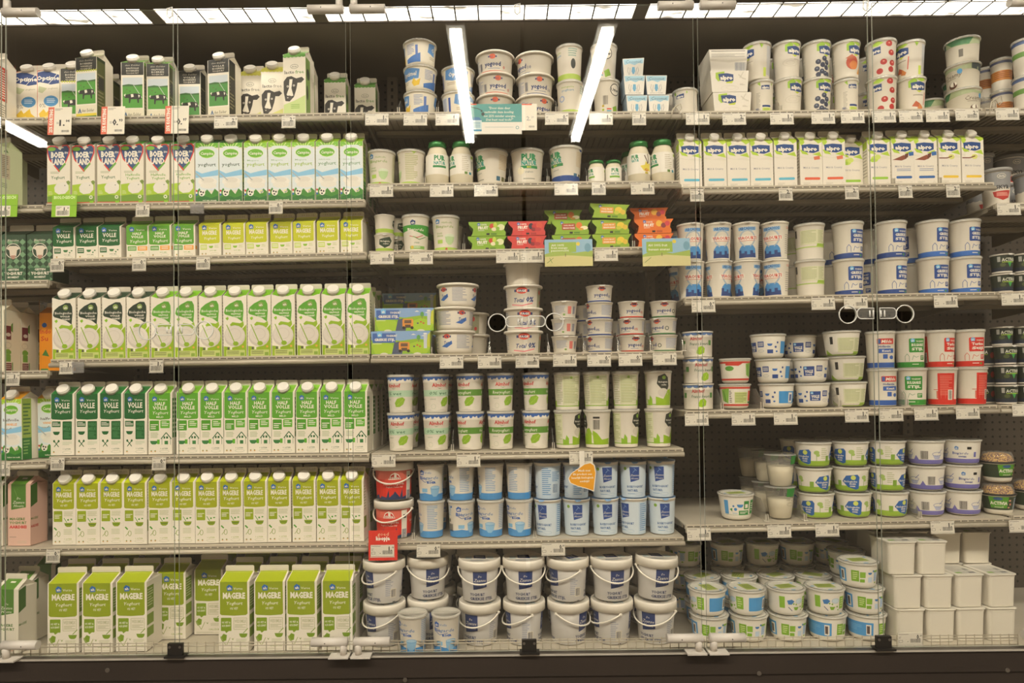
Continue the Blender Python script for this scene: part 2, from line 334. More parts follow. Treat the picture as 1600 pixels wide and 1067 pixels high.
def boer(cs, t1, t2, ct):
    return [('R',-17.6,-21.8,17.6,1,cs),('P',[(-18,4),(-13,1),(-4,2),(2,6),(7,.5),(14,0),(18,4),(18,14),(12,28),(1,44),(-4,38),(-15,24),(-18.4,12)],'d6392b'),('P',[(-16.5,5),(-12,3),(-4,4),(2,8),(8,2.5),(13,2),(16.5,6),(16,14),(11,26),(1,40),(-4,35),(-14,22),(-16.8,12)],'33507e'),
     ('E',-11,7,6.5,3.2,'7fb83a'),('P',[(-1,6),(4,2.5),(9,5),(5,6),(3,9)],W_),('T','BOER',-1,16,9,W_,22,.05),('T','EN',12.5,13,3,W_,5,.02),('T','LAND',0,27,9.5,W_,22,.05),
     ('G',[(1,41),(11,30)],3,'6aa83a')]+([('T',t1,-1,52,5,ct,22,.012)] if not t2 else [('T',t1,1,49,4.2,ct,23,.012),('T',t2,1,54.5,4.2,ct,21,.012)])+[('L',-13,43,2,47,2,'a8b088'),
     ('P',[(-18,64),(0,62),(18,63),(18,92),(-18,92)],'a8c832'),('P',[(-18,82),(0,80),(18,82),(18,92),(-18,92)],'6f9a2e'),('P',[(-7,68),(-4,63),(4,60),(12,60),(16,65),(16,72),(10,78),(0,79),(-6,75)],'e9e4da'),('P',[(12,59),(16,57),(19,60),(17,64),(14,63)],'7a9440'),('E',10,65,.9,.7,'444'+'444'),
     ('L',-16,74,-9,80,3,'cfd8a0'),('E',12,84,3,3,'dfe3c8'),('P',[(10.5,83),(12,86),(13.5,83)],'3c7a30'),('R',-18.4,91.5,18.4,92.7,'d03a2a'),('R',-18.4,92.7,18.4,93.6,W_),('R',-18.4,93.6,18.4,96,'24386a'),('R',10,90,16,96,HG)]
ART['boerv'] = boer('27452c','Yoghurt','', '2f6b35')
ART['boerh'] = boer('4f9a3a','Halfvolle','Yoghurt','6fa832')
def camp(cs, ct, t1, tt='yoghurt', cc='6bb52c', van=False):
    o = [('R',-17.8,-21.8,17.8,.5,cs),('R',-17.8,.5,17.8,8,cc if not van else 'a5cf3a')]
    for k in range(9):
        a = math.pi*(k+.5)/9; o.append(('P',[(0,15),(16*math.cos(a)-1,14-17*math.sin(a)),(16*math.cos(a)+1,14-17*math.sin(a))],'d9eb9c'))
    o += [('P',[(-17.8,12),(-10,6),(10,6),(17.8,12),(17.8,76),(-17.8,76)],'dfe8ea'),('E',0,17,13,7.5,'e4edc8'),('E',0,17,12,6.6,'6db52e'),('T','Campina',0,17,4.6,W_,20,.02,.1),('G',[(-8,22.5),(0,24.4),(9,22)],.9,'a5d848')]
    if van: o += [('T','halfvolle',0,33,4.6,'55524a',27,.012),('T','VANILLE',0,40,3.6,'f0a030',20,.03),('T','yoghurt',0,47,4.8,'55524a',25,.012)]
    else: o += [('T',tt,0,34.5,5.6,ct,28,.012)]+([('T',t1,-4,28.5,2.4,'93b88a',18,.005)] if t1 else [])
    o += [('P',[(-17.8,44),(-8,49),(4,46),(17.8,43),(17.8,52),(-17.8,56)],'8cc6e8'),('E',1,62,15,7,'efebe2'),('E',1,60,10,4.6,'e2ddd2'),('E',2,68,13,5,'e9e5da'),('G',[(-17.8,48),(-5,60)],1.6,'aeb2b0'),
      ('P',[(-17.8,80),(-12,72),(-6,82),(0,74),(7,82),(12,73),(17.8,78),(17.8,96),(-17.8,96)],'3f8a2c'),('P',[(-17.8,88),(-5,84),(6,88),(17.8,84),(17.8,96),(-17.8,96)],'24702c'),
      ('R',-17.5,75,-15,78,RD),('R',-17.5,78,-15,81,W_),('R',-17.5,81,-15,84,BL),('E',-8,80,5,5.2,'f0ecdf'),('E',-9.6,78,1.5,1.5,K_),('E',-6,79,1.3,1.6,K_),('E',-8.5,82.5,1.6,1.3,K_),('T','lekker van melk' if van else 'vol van smaak',4,91.5,2.2,W_,22,.02)]
    if ct != '3f5a48': o += [('E',9.5,78,2.8,2.8,'e6e0a0'),('G',[(8,78),(9.5,80),(12,76)],.9,BL)]
    return o+[('R',18.6,0,37,70,'9fb84e'),('L',21,8,35,60,9,'4f7a3a'),('R',18.6,62,37,96,'2f7a34'),('L',21,66,33,90,5,'8fb86a')]
ART['campy'] = camp('3f7a3c','3f5a48','')
ART['campm'] = camp('a0cf2c','98b83c','Magere','yoghurt','8cc83c')
ART['camph'] = camp('96c81e','6f9a72','Halfvolle milde','yoghurt','7dbf3c')
ART['campv'] = camp('f0a81c','8a7a3a','', 'yoghurt', '8cc83c', True)
def alproc(col, pic=None):
    o = [('P',[(-17.8,-12),(-8,-14),(-4,-6),(-12,-2),(-10,3),(-15,9),(-17.8,4)],'b5d23c'),('P',[(0,-5),(8,-9),(17.8,-8),(17.8,2),(12,5),(6,0)],'b5d23c'),('P',[(-17.5,15),(-10,14),(-4,23),(-14,21)],'b5d23c'),('P',[(2,22),(14,18),(17.5,26),(10,24)],'b5d23c'),
      ('P',[(-15,7),(-2,5.5),(13,7),(13,17),(4,20),(-5,19),(-14,16)],'1c4686'),('T','alpro',-1,13,6.2,W_,22,.05),
      ('T','Mild & Creamy',0,43,3.2,'8b8a94',25,.005),('RR',-11,58.5,14,62.5,col,1.8),('L',-13,67,-2,71,3,'c4beb0'),('S',13,70,1.6,3,.4,'c4beb0'),('P',[(-18,24),(-4,28),(10,25),(18,29),(18,31),(-18,27)],'e2dccb')]
    if pic == 'r': o += [('P',[(4,26),(14,24),(14,30),(5,31)],'e07a55')]
    if pic == 'l': o += [('E',-7,30,6,5,'c3dc5a'),('E',-2,27,5,4,'d2e46e'),('E',-10,32,4,3,'a9cf3c')]
    if pic == 'b': o += [('P',[(-17,33),(-5,28),(2,25),(6,31),(-2,34),(-12,33)],'8f4a32'),('P',[(3,24),(9,22),(8,29),(3,31)],'6a3526'),('P',[(9,21),(17,20),(17,26),(10,27)],'2a62a8'),('L',-10,47,12,52,2,'8a94b0')]
    if pic == 'y': o += [('E',-8,26,4,5,'efe9dc'),('E',-2,24,4,5,'f0ead8'),('E',5,27,4,4,'f0ead8'),('E',3,29,5,4,'dde07a'),('G',[(-17,31),(-4,31),(4,28)],1.6,'7a3a2a')]
    return o+[('L',-35,10,-20,60,10,'b6b0a0'),('P',[(-36,2),(-20,-0),(-20,12),(-30,14)],'b5d23c')]
for n, c, p in (('alpb','62bcd8',None),('alpr','e2603c','r'),('alpl','9ccc3c','l'),('alpn','2a62a8','b'),('alpy','eec840','y')): ART[n] = alproc(c, p)
def eekta(top, t, bandc=None, grass='4f9a34'):
    o = [('R',-17.6,-21.8,17.6,.5,top),('R',-17.6,.5,17.6,21,'2b2b28'),('T','den Eelder',0,5,2.8,'b9b3a2',24,.0,.25)]
    y = 10
    for k in t: o.append(('T',k,0,y,2.7,'d8d2c0',20,.01)); y += 4
    o += [('R',-16,25,16,54,'c9d3da'),('R',-16,37,16,74,grass),('P',[(-16,37),(-6,35.5),(4,37),(16,36),(16,39),(-16,39)],'3b6a34'),('G',[(1,36),(15,58)],.8,'c9cfc4')]
    o += [('P',[(-8,52),(4,50.5),(13,52),(14,60),(10,60),(10,66),(8,66),(7,60),(-3,60),(-4,66),(-6,66),(-6,58),(-12,58),(-14,54)],'2a2926'),('P',[(-3,52),(1,51.6),(2,56),(-2,57)],W_),('P',[(9,53),(12,54),(10,58)],W_),('P',[(-14,53),(-11,51),(-12,56)],W_),
      ('E',-9,44,1,.7,'6a4a34'),('E',2,42,1,.7,'6a4a34'),('E',-4,47,1,.7,'333'+'333'),
      ('R',-17.6,76,17.6,96,'e3dcc4'),('P',[(-14,88),(-11,80),(-8,88),(-10,88),(-11,84),(-12,88)],'2c5a8a'),('T','den Eelder',3,84,5,'6b6454',21,.01)]
    if bandc:
        for k in range(9):
            for yb in (-18,-12,-6,21):
                o.append(('P',[(-17+4*k,yb),(-15+4*k,yb-2),(-13+4*k,yb),(-15+4*k,yb+2)],bandc))
        o += [('R',-17.6,89,17.6,93,'e8d23c'),('R',-17.6,93,17.6,96,'2f7a34')]
    return o+[('R',18.5,.5,37,96,'5c6238' if bandc else '55583e' if top[0]=='6' else '34372f'),('L',20,26,34,80,10,'8f8a6c'),('R',22,30,34,50,'3a3a36'),('R',18.5,-0,37,5,top)]
ART['eeva'] = eekta('2a3a22',['BOEREN','VANILLE','YOGHURT'],'c3c84a')
ART['eeha'] = eekta('6a9a3c',['HALFVOLLE','BOEREN','YOGHURT'])
ART['eevo'] = eekta('22262a',['VOLLE','BOEREN','YOGHURT'],None,'4a9040')
def lacto(cs, y): 
    return [('R',-17.6,-21.8,17.6,2,cs)]+[('E',-15+6*k,3,3.6,2.6,cs) for k in range(6)]+[('S',0,20,6.5,3.6,.6,'77725f'),('T','Arla',0,20,2.6,'77725f',8,.01),('T','lacto',-8,28.5,5.5,'55524c',16,.02),('T','free',8.6,28.5,5.5,'85a86a' if not y else 'a09a8a',14,.02),
     ('P',[(-17.6,43),(-12,36),(-5,35),(3,39),(12,37),(16,41),(11,46),(5,46),(3,56),(-1,68),(-8,75),(-15,74),(-16,68),(-17.6,60)],'35322e'),('P',[(-8,40),(-3,40),(-5,54),(-2,66),(-9,68),(-13,64),(-9,54)],W_),('E',-11,51,1.6,1.6,W_),('E',-11,51,.8,.8,K_),('E',-1,50,1.6,1.6,W_),('E',-1,50,.8,.8,K_),('E',-9,69,5,3.4,'4a4540'),('E',-11,69,1,.7,W_),
     ('P',[(-17.6,80),(0,74),(17.6,66),(17.6,96),(-17.6,96)],'c9dc94' if not y else 'dfe08c'),('L',-6,80,8,88,3,'8fb85a'),('P',[(18.6,5),(37,5),(37,96),(18.6,96)],'8fae62' if not y else 'd9d9a0'),('E',28,30,6,9,'4f5a46'),('E',25,60,4,12,'4f5a46')]
ART['lacg'] = lacto('5c9a34', 0); ART['lacy'] = lacto('d8d65a', 1)
ART['opti'] = [('P',[(-17.6,-6),(-4,-9),(17.6,-2),(17.6,12),(4,14),(-17.6,10)],'26427e'),('P',[(-17.6,-14),(-4,-14),(-4,-10),(-17.6,-8)],'d8503c'),('T','Optimel',0,3,7,W_,40,.03,.1),('G',[(-15,10),(0,13),(15,-4)],.8,W_),('T','yoghurt',7,20,2.6,'a9a88a',16),('P',[(-16,16),(-2,20),(-10,28),(-17,26)],'c3c9a0'),
   ('E',4,41,12,9,'4a90c8'),('L',-3,37,11,45,3,'cfe0ee'),('T','0%',-10,48,7,'5a5850',10,.0),('P',[(-16,62),(-8,54),(-4,60),(6,52),(8,60),(15,66),(2,72),(-12,74)],'e8c23a'),('P',[(-17,70),(0,64),(4,80),(-15,92)],'e9d07a'),('E',6,74,5,4,'e0a830'),('R',-18.7,-20,-17.7,96,'d8503c')]
def shy(ops, d):
    out = []
    for o in ops:
        o = list(o)
        if o[0] in ('P','G'): o[1] = [(x,y+d) for x,y in o[1]]
        elif o[0] == 'T': o[3] += d
        elif o[0] in ('E','S'): o[2] += d
        else: o[2] += d; o[4] += d
        out.append(tuple(o))
    return out
ART['opti'] = [('R',-17.6,-18,17.6,0,'e3dccb')]+shy(ART['opti'], 9)
ART['redc'] = [('R',20,8,36,62,'c8452f'),('L',22,12,34,60,12,W_),('R',-16,10,16,60,'c8452f'),('L',20,68,35,90,6,'8f877a')]
ART['arlb'] = [('R',-17.6,-21.8,17.6,0,'c5cfa0'),('RR',21,12,35,50,'cdbfa4',1),('L',22.5,14,33,48,12,'6f6a58'),('P',[(25,8),(29,2),(33,8)],'6a8a5a'),('L',22,58,34,66,3,'7d8a62'),('S',-4,20,8,5,.8,'6a8a5a'),('T','yoghurt',-2,40,5,'6a8a4a',28),('E',0,60,9,14,'86b04a'),('P',[(6,44),(17,40),(17,60),(8,58)],'5c9a34')]
ART['goat'] = [('P',[(x,y),(x+5,y-5),(x+10,y),(x+5,y+5)],'7aa27a' if (i+j)%2 else '587f5c') for i,x in enumerate(range(-20,14,10)) for j,y in enumerate(range(12,84,10))]+[('R',-20,-18,20,2,'2f4a34'),('E',0,26,12,12,'efe6d8'),('E',0,26,11,11,'2d4433'),('P',[(-11,22),(-5,18),(5,18),(11,22),(6,25),(5,34),(0,38),(-5,34),(-6,25)],'e2d6c4'),('P',[(-4,33),(4,33),(2,39),(-2,39)],'b98a78'),('T','Bettine',0,9,3.6,'cfc8b8',18,.01,.2),
   ('R',-16,53,16,72,'2f5a3c'),('T','GEITEN',0,55.5,3.2,W_,17,.03),('T','YOGHURT',0,61.5,4.6,W_,29,.04),('T','MOMENT',0,67.5,3.2,W_,18,.03)]
ART['chry'] = [('R',20,24,34,46,'6b2430'),('E',28,38,5,3,'d9cfc0'),('R',-14,24,8,46,'6b2430'),('E',-4,38,5,3,W_),('S',27,55,7,5,.5,'a39a86'),('E',27,66,6.5,5,'7cac3a'),('R',22,70,33,81,'6fa53a'),('R',22,64,34,68,'6fa53a'),('R',21,83,35,95,'6b2430'),('L',22,85,34,94,3,'c9b8a8'),('RR',36,82,38,95,'4f8a34',.6),('P',[(34,22),(38,18),(38,34),(34,32)],'5c8a34')]
ART['oran'] = [('R',-19,-22,37.4,108,'e8920c'),('T','Indo',-8,30,8,'c8401c',18,.02),('T','Su',-10,42,8,'c8401c',12,.02),('E',-10,20,4,4,BL),('P',[(-14,70),(-8,60),(-2,72)],'3f7a34'),('R',-16,92,-4,100,'4f8a34'),('L',-16,102,10,106,2,W_)]
ART['zaan'] = [('R',-13,-21.8,11,.2,'5a8a2c'),('P',[(-13,0),(11,0),(11,36),(-13,40)],'4f7d2c'),('G',[(-8,8),(-2,22)],.3,'9ab86a'),('T','De',-1,22,3.4,W_,6,0,.3),('T','Zaanse',-1,28,4.4,W_,19,0,.3),('T','Hoeve',-1,33.5,4.4,W_,16,0,.3),('R',-4,-16,4,-13,W_),
   ('T','MAGERE',-3,54,4,'4f7a2c',25,.03),('T','YOGHURT',-2,60,4,'4f7a2c',28,.03),('T','AARDBEI',-2,66.5,4.4,'cf3a34',28,.05),('L',-16,82,0,84,1,'8a7f70'),('RR',-3,88,12,93,'d8b8a4',1.4),('P',[(19,2),(33,-2),(33,30),(19,36)],'3f6a24'),('T','MAGERE',27,54,3.6,'4f7a2c',15,.02),('T','AARDBEI',27,66,4,'b8342c',16,.04)]
ART['zaag'] = [o for o in ART['zaan'] if not (o[0]=='T' and o[1]=='AARDBEI')]
ART['mag15'] = [('R',-21.5,-26.5,20,.2,'aebd10'),('P',[(-21.5,0),(20,0),(20.5,48),(18,50),(0,51),(-19,50),(-21.5,48)],'8fa00e')]+logo(-7,9,4.6)+[('T','Verse',6,10,3.6,W_,14,.005,.1),('T','MAGERE',0,20.5,9,W_,34,.04),('T','Yoghurt',0,32,5,W_,25,.005,.25),('T','0% VET',0,40,3.6,W_,12),
   ('RR',-20,54,-4,74,'7f9c14',1),('P',[(-14,74),(-8,74),(-12,77)],'7f9c14'),('T','0% VET &',-12,61,3,W_,13,.02),('T','4,5% EIWIT',-12,66,3,W_,13,.02),('RR',-1,54,20,72,'b9b88c',1),('R',-.3,54.7,19.3,71.3,'e6dfcc'),('T','WEIDEMELK',9.5,59,5,'b3b58a',18),('L',1,64,18,70,3,'b3b58a')]+bowl(14,80,6.5,'7a9a1c')+[('G',[(14,77),(21,70)],1.1,'7a9a1c'),
   ('P',[(-21,84),(-16,78),(-11,80),(-12,88),(-18,90)],'7a9a1c'),('G',[(-21,82),(-12,96),(-6,84)],1,'a3ad6a'),('P',[(-4,84),(-2,86),(0,84),(-2,88)],'7a9a1c'),('L',3,86,19,91,3,'c2c49c'),('T','CALCIUM',9,96,2.8,'9cae40',18),('L',-20,100,19,103,2,'c4bf9f'),('S',10,106,8,2,.4,'c4bf9f')]+seal(-17,105.5,2.4)+seal(-10,105.5,2.4)+[('R',24.5,8,44,44,'6f8f1c'),('R',24.5,50,44,66,'7f9c2a'),('R',24.5,70,44,84,'7f9c2a'),('L',26,12,42,40,7,'c3cc9a')]
# ---- cups: x = arc length round the cup, y down from the rim
def backprint(x0, y0, x1, y1, c, n=10): return [('L',x0,y0,x1,y1,n,c)]
ART['almg'] = None
def alm(band, btext, bt):
    o = [('R',-66,2.5,66,9,'3a68b4')]
    for k in range(-5, 6): o.append(('P',[(12*k-6,12),(12*k-2,6+abs(k%2)*1.5),(12*k+1,8),(12*k+4,5.5),(12*k+7,12)],W_))
    for s in (-44, 0, 44):
        o += [('T','Almhof',s,16,6,'c8302c',23,.03),('P',[(s-4,20),(s,22),(s+5,20.5),(s,21.2)],'4a8a34')]
    o += [('R',-66,24,66,34,band),('T',bt,-2,28.8,5,btext,30,.01,.25),('T',bt,44,28.8,4,btext,20,.01,.25),('P',[(2,44),(6,37),(15,34.5),(19,38),(16,46),(10,50),(4,50)],'8cb428'),('G',[(3,50),(17,37)],.6,'b6d05a'),('T','naturel',-11,38,2.4,'8fa07a',9),('S',-10,50,4,4,.4,'b9c2a0'),
      ('P',[(36,40),(40,34),(48,34),(50,42),(46,50),(38,48)],'8cb428'),('R',-44,36,-24,58,'e4ddcf'),('L',-42,38,-26,56,9,'a8a195'),('L',-42,13,-28,20,3,'a8a195')]
    return o+[('P',[(-20,54),(-8,57),(6,54),(18,57),(18,58),(-20,56)],'dcd4c6')]
ART['alm0'] = alm('b5d3b4','2f6a44','0% vet'); ART['almr'] = alm('5a8f2c',W_,'Roeryoghurt')
ART['almk'] = [('R',-70,2,70,6,'5a7cb4')]+[('P',[(12*k-6,9),(12*k,4),(12*k+6,9)],W_) for k in range(-6,7)]+[q for s in (-46,0,46) for q in [('T','Almhof',s-4,11,5.4,'b8342c',20,.03),('T','Franse kwark',s,19.5,4.6,'3f6a4a',30,.01,.25),('P',[(s-4,31),(s-1,25),(s+5,23),(s+9,27),(s+8,34),(s+1,37),(s-4,35)],'94bc1c'),('G',[(s,36),(s+5,25)],.6,'c2dc5c'),('R',s+16,14,s+22,22,'4f8a3c'),('E',s-12,30,6,3,'ddd5c7')]]
ART['grnc'] = [('L',-28,5,-16,50,16,'a9ae84'),('RR',-16,5,14,51,'d7d8b4',1),('L',-14,7,12,49,17,'a5ad74'),('E',-2,8,2,2,'8ab03c'),('R',-66,52,66,53.5,'8cb828'),('P',[(14,54),(14,44),(18,46),(20,38),(24,44),(24,54)],'8cb828'),
   ('P',[(34,8),(44,4),(50,10),(52,24),(48,33),(38,27),(32,20)],'23291f'),('E',43,10,3,3,'8ab03c'),('T','Biologische',42,17,2.6,W_,15,.02),('T','volle',43,21.5,2.6,W_,8,.02),('E',42,34,9,7,'d5cdbf'),('P',[(30,40),(42,44),(50,30),(56,28),(60,36),(66,40),(66,54),(30,54)],'93b81c'),
   ('R',-60,10,-50,13,K_),('B',-60,15,-50,30,K_),('P',[(-66,40),(-60,32),(-54,36),(-46,46),(-30,44),(-30,54),(-66,54)],'93b81c')]
ART['zaac'] = [('R',-64,5,64,58,'cfdbe4'),('P',[(-8,8),(7,8),(7,28),(-6.5,32)],'26488e'),('T','Zaanse',0,21,3.2,W_,13,.0,.3),('T','Hoeve',0,26,3.2,W_,11,0,.3),('G',[(-3,17),(1,12),(-1,10),(3,14)],.5,'9ab8e0'),('T','ROERYOGHURT',1,39,3.6,'2c5f9c',27,.03),('T','NATUREL',-3.5,45,3.6,'2c5f9c',17,.03),('L',-12,50,0,52,1,'6f9ac4'),('S',8,51,7,2.4,.4,'8fb0cf'),('E',-15,11,2.6,2.6,'7ea83a'),
   ('R',22,6,56,56,'c3d4e2'),('L',24,8,38,52,14,'5f8fc0'),('L',40,14,54,30,6,'5f8fc0'),('R',40,32,52,48,'d9e4ea'),('B',41,33,51,47,'4a6f9c'),('R',-40,12,-30,26,'26488e'),('L',-60,10,-42,50,12,'7fa4c9'),('R',-50,52,-44,57,K_)]
ART['biob'] = [('R',-64,46,64,58,'4d93cf'),('P',[(-20,46),(-8,44),(4,47),(-4,50),(-20,50)],'4d93cf')]+logo(-13,12,4,'2b5fae')+[('T','Volle',-3,12,3.4,'3a78b8',11,0,.25),('T','Bio',-12,20,5.4,'2b5fae',11,.03),('T','garde',3,20,5,'3a78b8',21,.0,.3),('T','ROER',3,27.5,3.2,'2b5fae',14,.05),('G',[(-16,22),(-8,27),(4,24)],.8,'2b5fae'),
   ('RR',-14,37,-4,43,'86bade',.5),('E',9,36,8,3,'a9cbe2'),('P',[(1,37),(17,37),(15,46),(11,50),(6,50),(2,45)],'8fbcdd'),('S',9,36,8,3,.5,'5f96c8'),
   ('L',24,6,40,44,14,'86a8cc'),('L',-60,6,-44,50,16,'86a8cc'),('R',-40,28,-34,33,'6f9a34'),('R',-32,28,-29,33,K_),('B',-34,36,-24,48,K_),('L',-42,8,-26,24,6,'86a8cc'),('E',-26,9,1.8,1.8,BL)]
def garde(c, c2):
    return [('R',-64,50,64,60,c2)]+logo(-12,9,3.8,'2b78b0')+[('T','Halfvolle',3,11,2.8,c,16,0,.25),('T','Bio',-10,17,4.6,c,10,.02),('T','garde',4,17,4.4,c,19,0,.3),('T','STAND',-9,28,2.6,c,10,.01),('L',-14,31,-2,34,2,c),('RR',-13,38,-4,44,c2,.6),('E',8,32,8,3,'d9e2c8'),('P',[(0,33),(16,33),(14,41),(10,46),(5,46),(1,41)],'b9d49c'),('E',2,53,2,2,'c8503c'),
     ('L',24,6,44,48,15,'b8b97c'),('L',-56,6,-34,48,15,'b8b97c'),('R',-30,28,-26,48,'7f9a5c'),('P',[(30,-0),(44,0),(38,6)],c2)]
ART['gard'] = garde('8fae4c','b3d45c')
ART['gar2'] = [('P',[(-64,16),(64,16),(64,30),(20,32),(-4,24),(-30,27),(-64,27)],'3f9a34'),('T','Bio',-6,23,5,W_,10,.03),('T','garde',6,23,4.6,W_,18,0,.3)]+logo(-2,12,4,'26407a')+[('G',[(-8,33),(4,36),(14,32)],1,'c83c34'),('G',[(-2,34),(8,39),(20,34)],1,'4f9a3c'),('T','STAND',4,44,2.4,'5f8a4c',9),('RR',-8,49,18,54,'8abf5c',1),('L',-5,50,16,53,2,W_),('E',-4,51,2.6,2.6,'d8b83c')]
ART['purc'] = [('T','PUR',2,13,10,'2f8f5a',24,.05),('T','NATUR',2,22,7,'3a9a8c',25,.05),('RR',-12,26.5,16,31,'2f8a4c',.6),('T','BIO',2,28.7,2.6,'e6e05a',7,.04),('E',-12,34,6,6,'e9dfc0'),('T','yoghurt',2,36,2.6,'8a9088',13),('L',-8,46,12,50,1,'a9a898'),
   ('L',38,8,62,32,10,'d3b98c'),('R',34,42,41,49,'3f6f8a'),('R',44,42,51,49,'6a6a3c'),('R',54,42,61,49,'4a4a2a'),('L',-62,8,-40,30,8,'d3b98c'),('R',-60,42,-53,49,'3f6f8a'),('R',-50,42,-43,49,'5a5a3c')]
ART['purb'] = ART['purc']+[('R',-84,46,84,55,'1f4a94'),('E',48,1,5,5,'1f4a94')]
ART['purj'] = [('R',-60,22,60,54,'f0ebe0'),('T','PUR',1,28,8,'2f8f5a',18,.05),('T','NATUR',1,36,5.4,'3a9a8c',19,.04),('RR',-10,40,12,43.5,'2f8a4c',.5),('R',38,24,44,28,'a5c43c'),('B',38,32,44,46,'8a857a'),('R',48,24,58,28,'3a4f8c'),('L',22,26,34,50,8,'c9bfa8'),('R',26,50,31,54,'6a8a3c'),('R',34,50,39,54,'3a8a9c')]
ART['purv'] = [('R',-60,22,60,54,'f0ebe0'),('T','PUR',-12,27,6,'2f8f5a',12,.05),('T','NATUR',-12,33,4.4,'3a9a8c',12,.04),('P',[(2,50),(-4,42),(4,40),(5,34),(10,38),(16,36),(14,44),(16,50),(8,48)],'eedc5a'),('E',7,48,4,2.5,'d89a3c'),('G',[(3,25),(8,34),(9,38)],1.6,'5a3324'),('G',[(9,22),(11,30),(10,37)],1.6,'5a3324'),('R',4,51,10,54,'d8c23c')]
ART['purs'] = [('R',-42,12,42,36,'f0ebe0'),('T','PUR',1,17,5.6,'2f8f5a',12,.05),('T','NATUR',1,23,3.4,'3a9a8c',13,.03),('RR',-8,26,9,29,'7ab03c',.5),('R',27,15,31,19,'a5c43c'),('R',33,15,40,18,'3a4f8c'),('L',27,22,40,34,6,'c9bfa8')]
def yog(c, t, back=True):
    o = [('E',0,5,4.6,4,'d2603c'),('R',-6,4,6,6.4,'2f3f6f'),('T','yogood',-1,14.5,5.4,'30457f',23,.03),('T',t,14.5,17,4,c,6,.02),('L',-8,20,10,22,1,'8a94b0')]
    if back: o += [('R',-80,23.4,80,26,c),('L',26,5,48,21,8,'9aa4c0'),('R',52,10,57,20,'6a7494'),('L',-48,5,-26,21,8,'9aa4c0'),('T','yogood',62,14.5,5,'30457f',18,.03),('T',t,-60,15,4,c,6,.02)]
    return o
ART['yog0'] = yog('c8402f','0%'); ART['yog10'] = yog('2c4a8f','10%'); ART['yogg'] = yog('3f7a44','')+[('S',16,16,3.2,3.2,1.1,'4a5a4c')]
ART['yogB'] = [('E',0,8,5,4,'d2603c'),('R',-7,7,7,9.4,'2f3f6f'),('T','yogood',0,19,7,'30457f',27,.03),('T','0',19,24,5,'c8402f',4),('L',-8,26,12,28,1,'8a94b0'),('G',[(-22,30),(20,30.5)],1,'d8603f'),('L',-46,8,-26,28,8,'a9b0c4'),('B',-24,16,-19,28,'5a6078')]
ART['yogC'] = [('E',0,8,5,4,'d2603c'),('R',-7,7,7,9.4,'2f3f6f'),('T','yogood',0,19,7,'30457f',27,.03),('T','10',19,22,5,'30457f',6),('L',-8,26,12,28,1,'8a94b0'),('G',[(-22,30),(20,30.5)],1,'30457f'),('L',-46,8,-26,28,8,'a9b0c4'),('B',-24,12,-19,26,'5a6078')]
def opt(x): return [('P',[(x-20,4),(x-4,2),(x+18,6),(x+16,20),(x-8,22),(x-22,18)],'5f93cf'),('T','Optimel',x-1,12,6.5,W_,27,.03,.1),('P',[(x+4,26),(x+8,19),(x+12,24),(x+19,20),(x+17,30),(x+8,32)],'e9c33c'),('L',x-18,24,x-2,29,2,'b8a88c')]
ART['optt'] = opt(0)+opt(84)+[('L',26,6,40,22,7,'8a9ac0'),('R',42,8,46,28,'5f7cc0'),('P',[(24,28),(50,20),(50,34),(24,34)],'4a7ac0'),('R',-48,6,-34,30,'dfe3ea'),('L',-46,8,-36,28,9,'6a80b0'),('R',-32,8,-28,30,'3a5aa8')]
ART['biot'] = [('R',-66,46,66,54,'b5cf5c'),('L',20,6,34,20,4,'8fb0a0'),('E',28,30,4,8,'3a3f3a'),('T','biologische',-2,10,2.6,'9ab83c',20),('T','yoghurt',-2,15,3.4,'6a9ac0',20),('S',-12,28,5,5,1.6,'9ab0d8')]
ART['umer'] = [('E',8,16,9,9.6,K_),('E',8,16,7.8,8.4,'e9e2d4'),('T','Umer',8,16,5,K_,14,.03),('B',-12,26,-4,40,'6f685c'),('P',[(4,44),(12,40),(16,50),(6,54)],'8cb43c'),('R',-6,46,2,48,'d8503c'),('R',-6,49,2,51,'5fa8c8'),('E',-12,42,2,2,'c8b03c'),('E',-12,48,2,2,'a8c03c')]
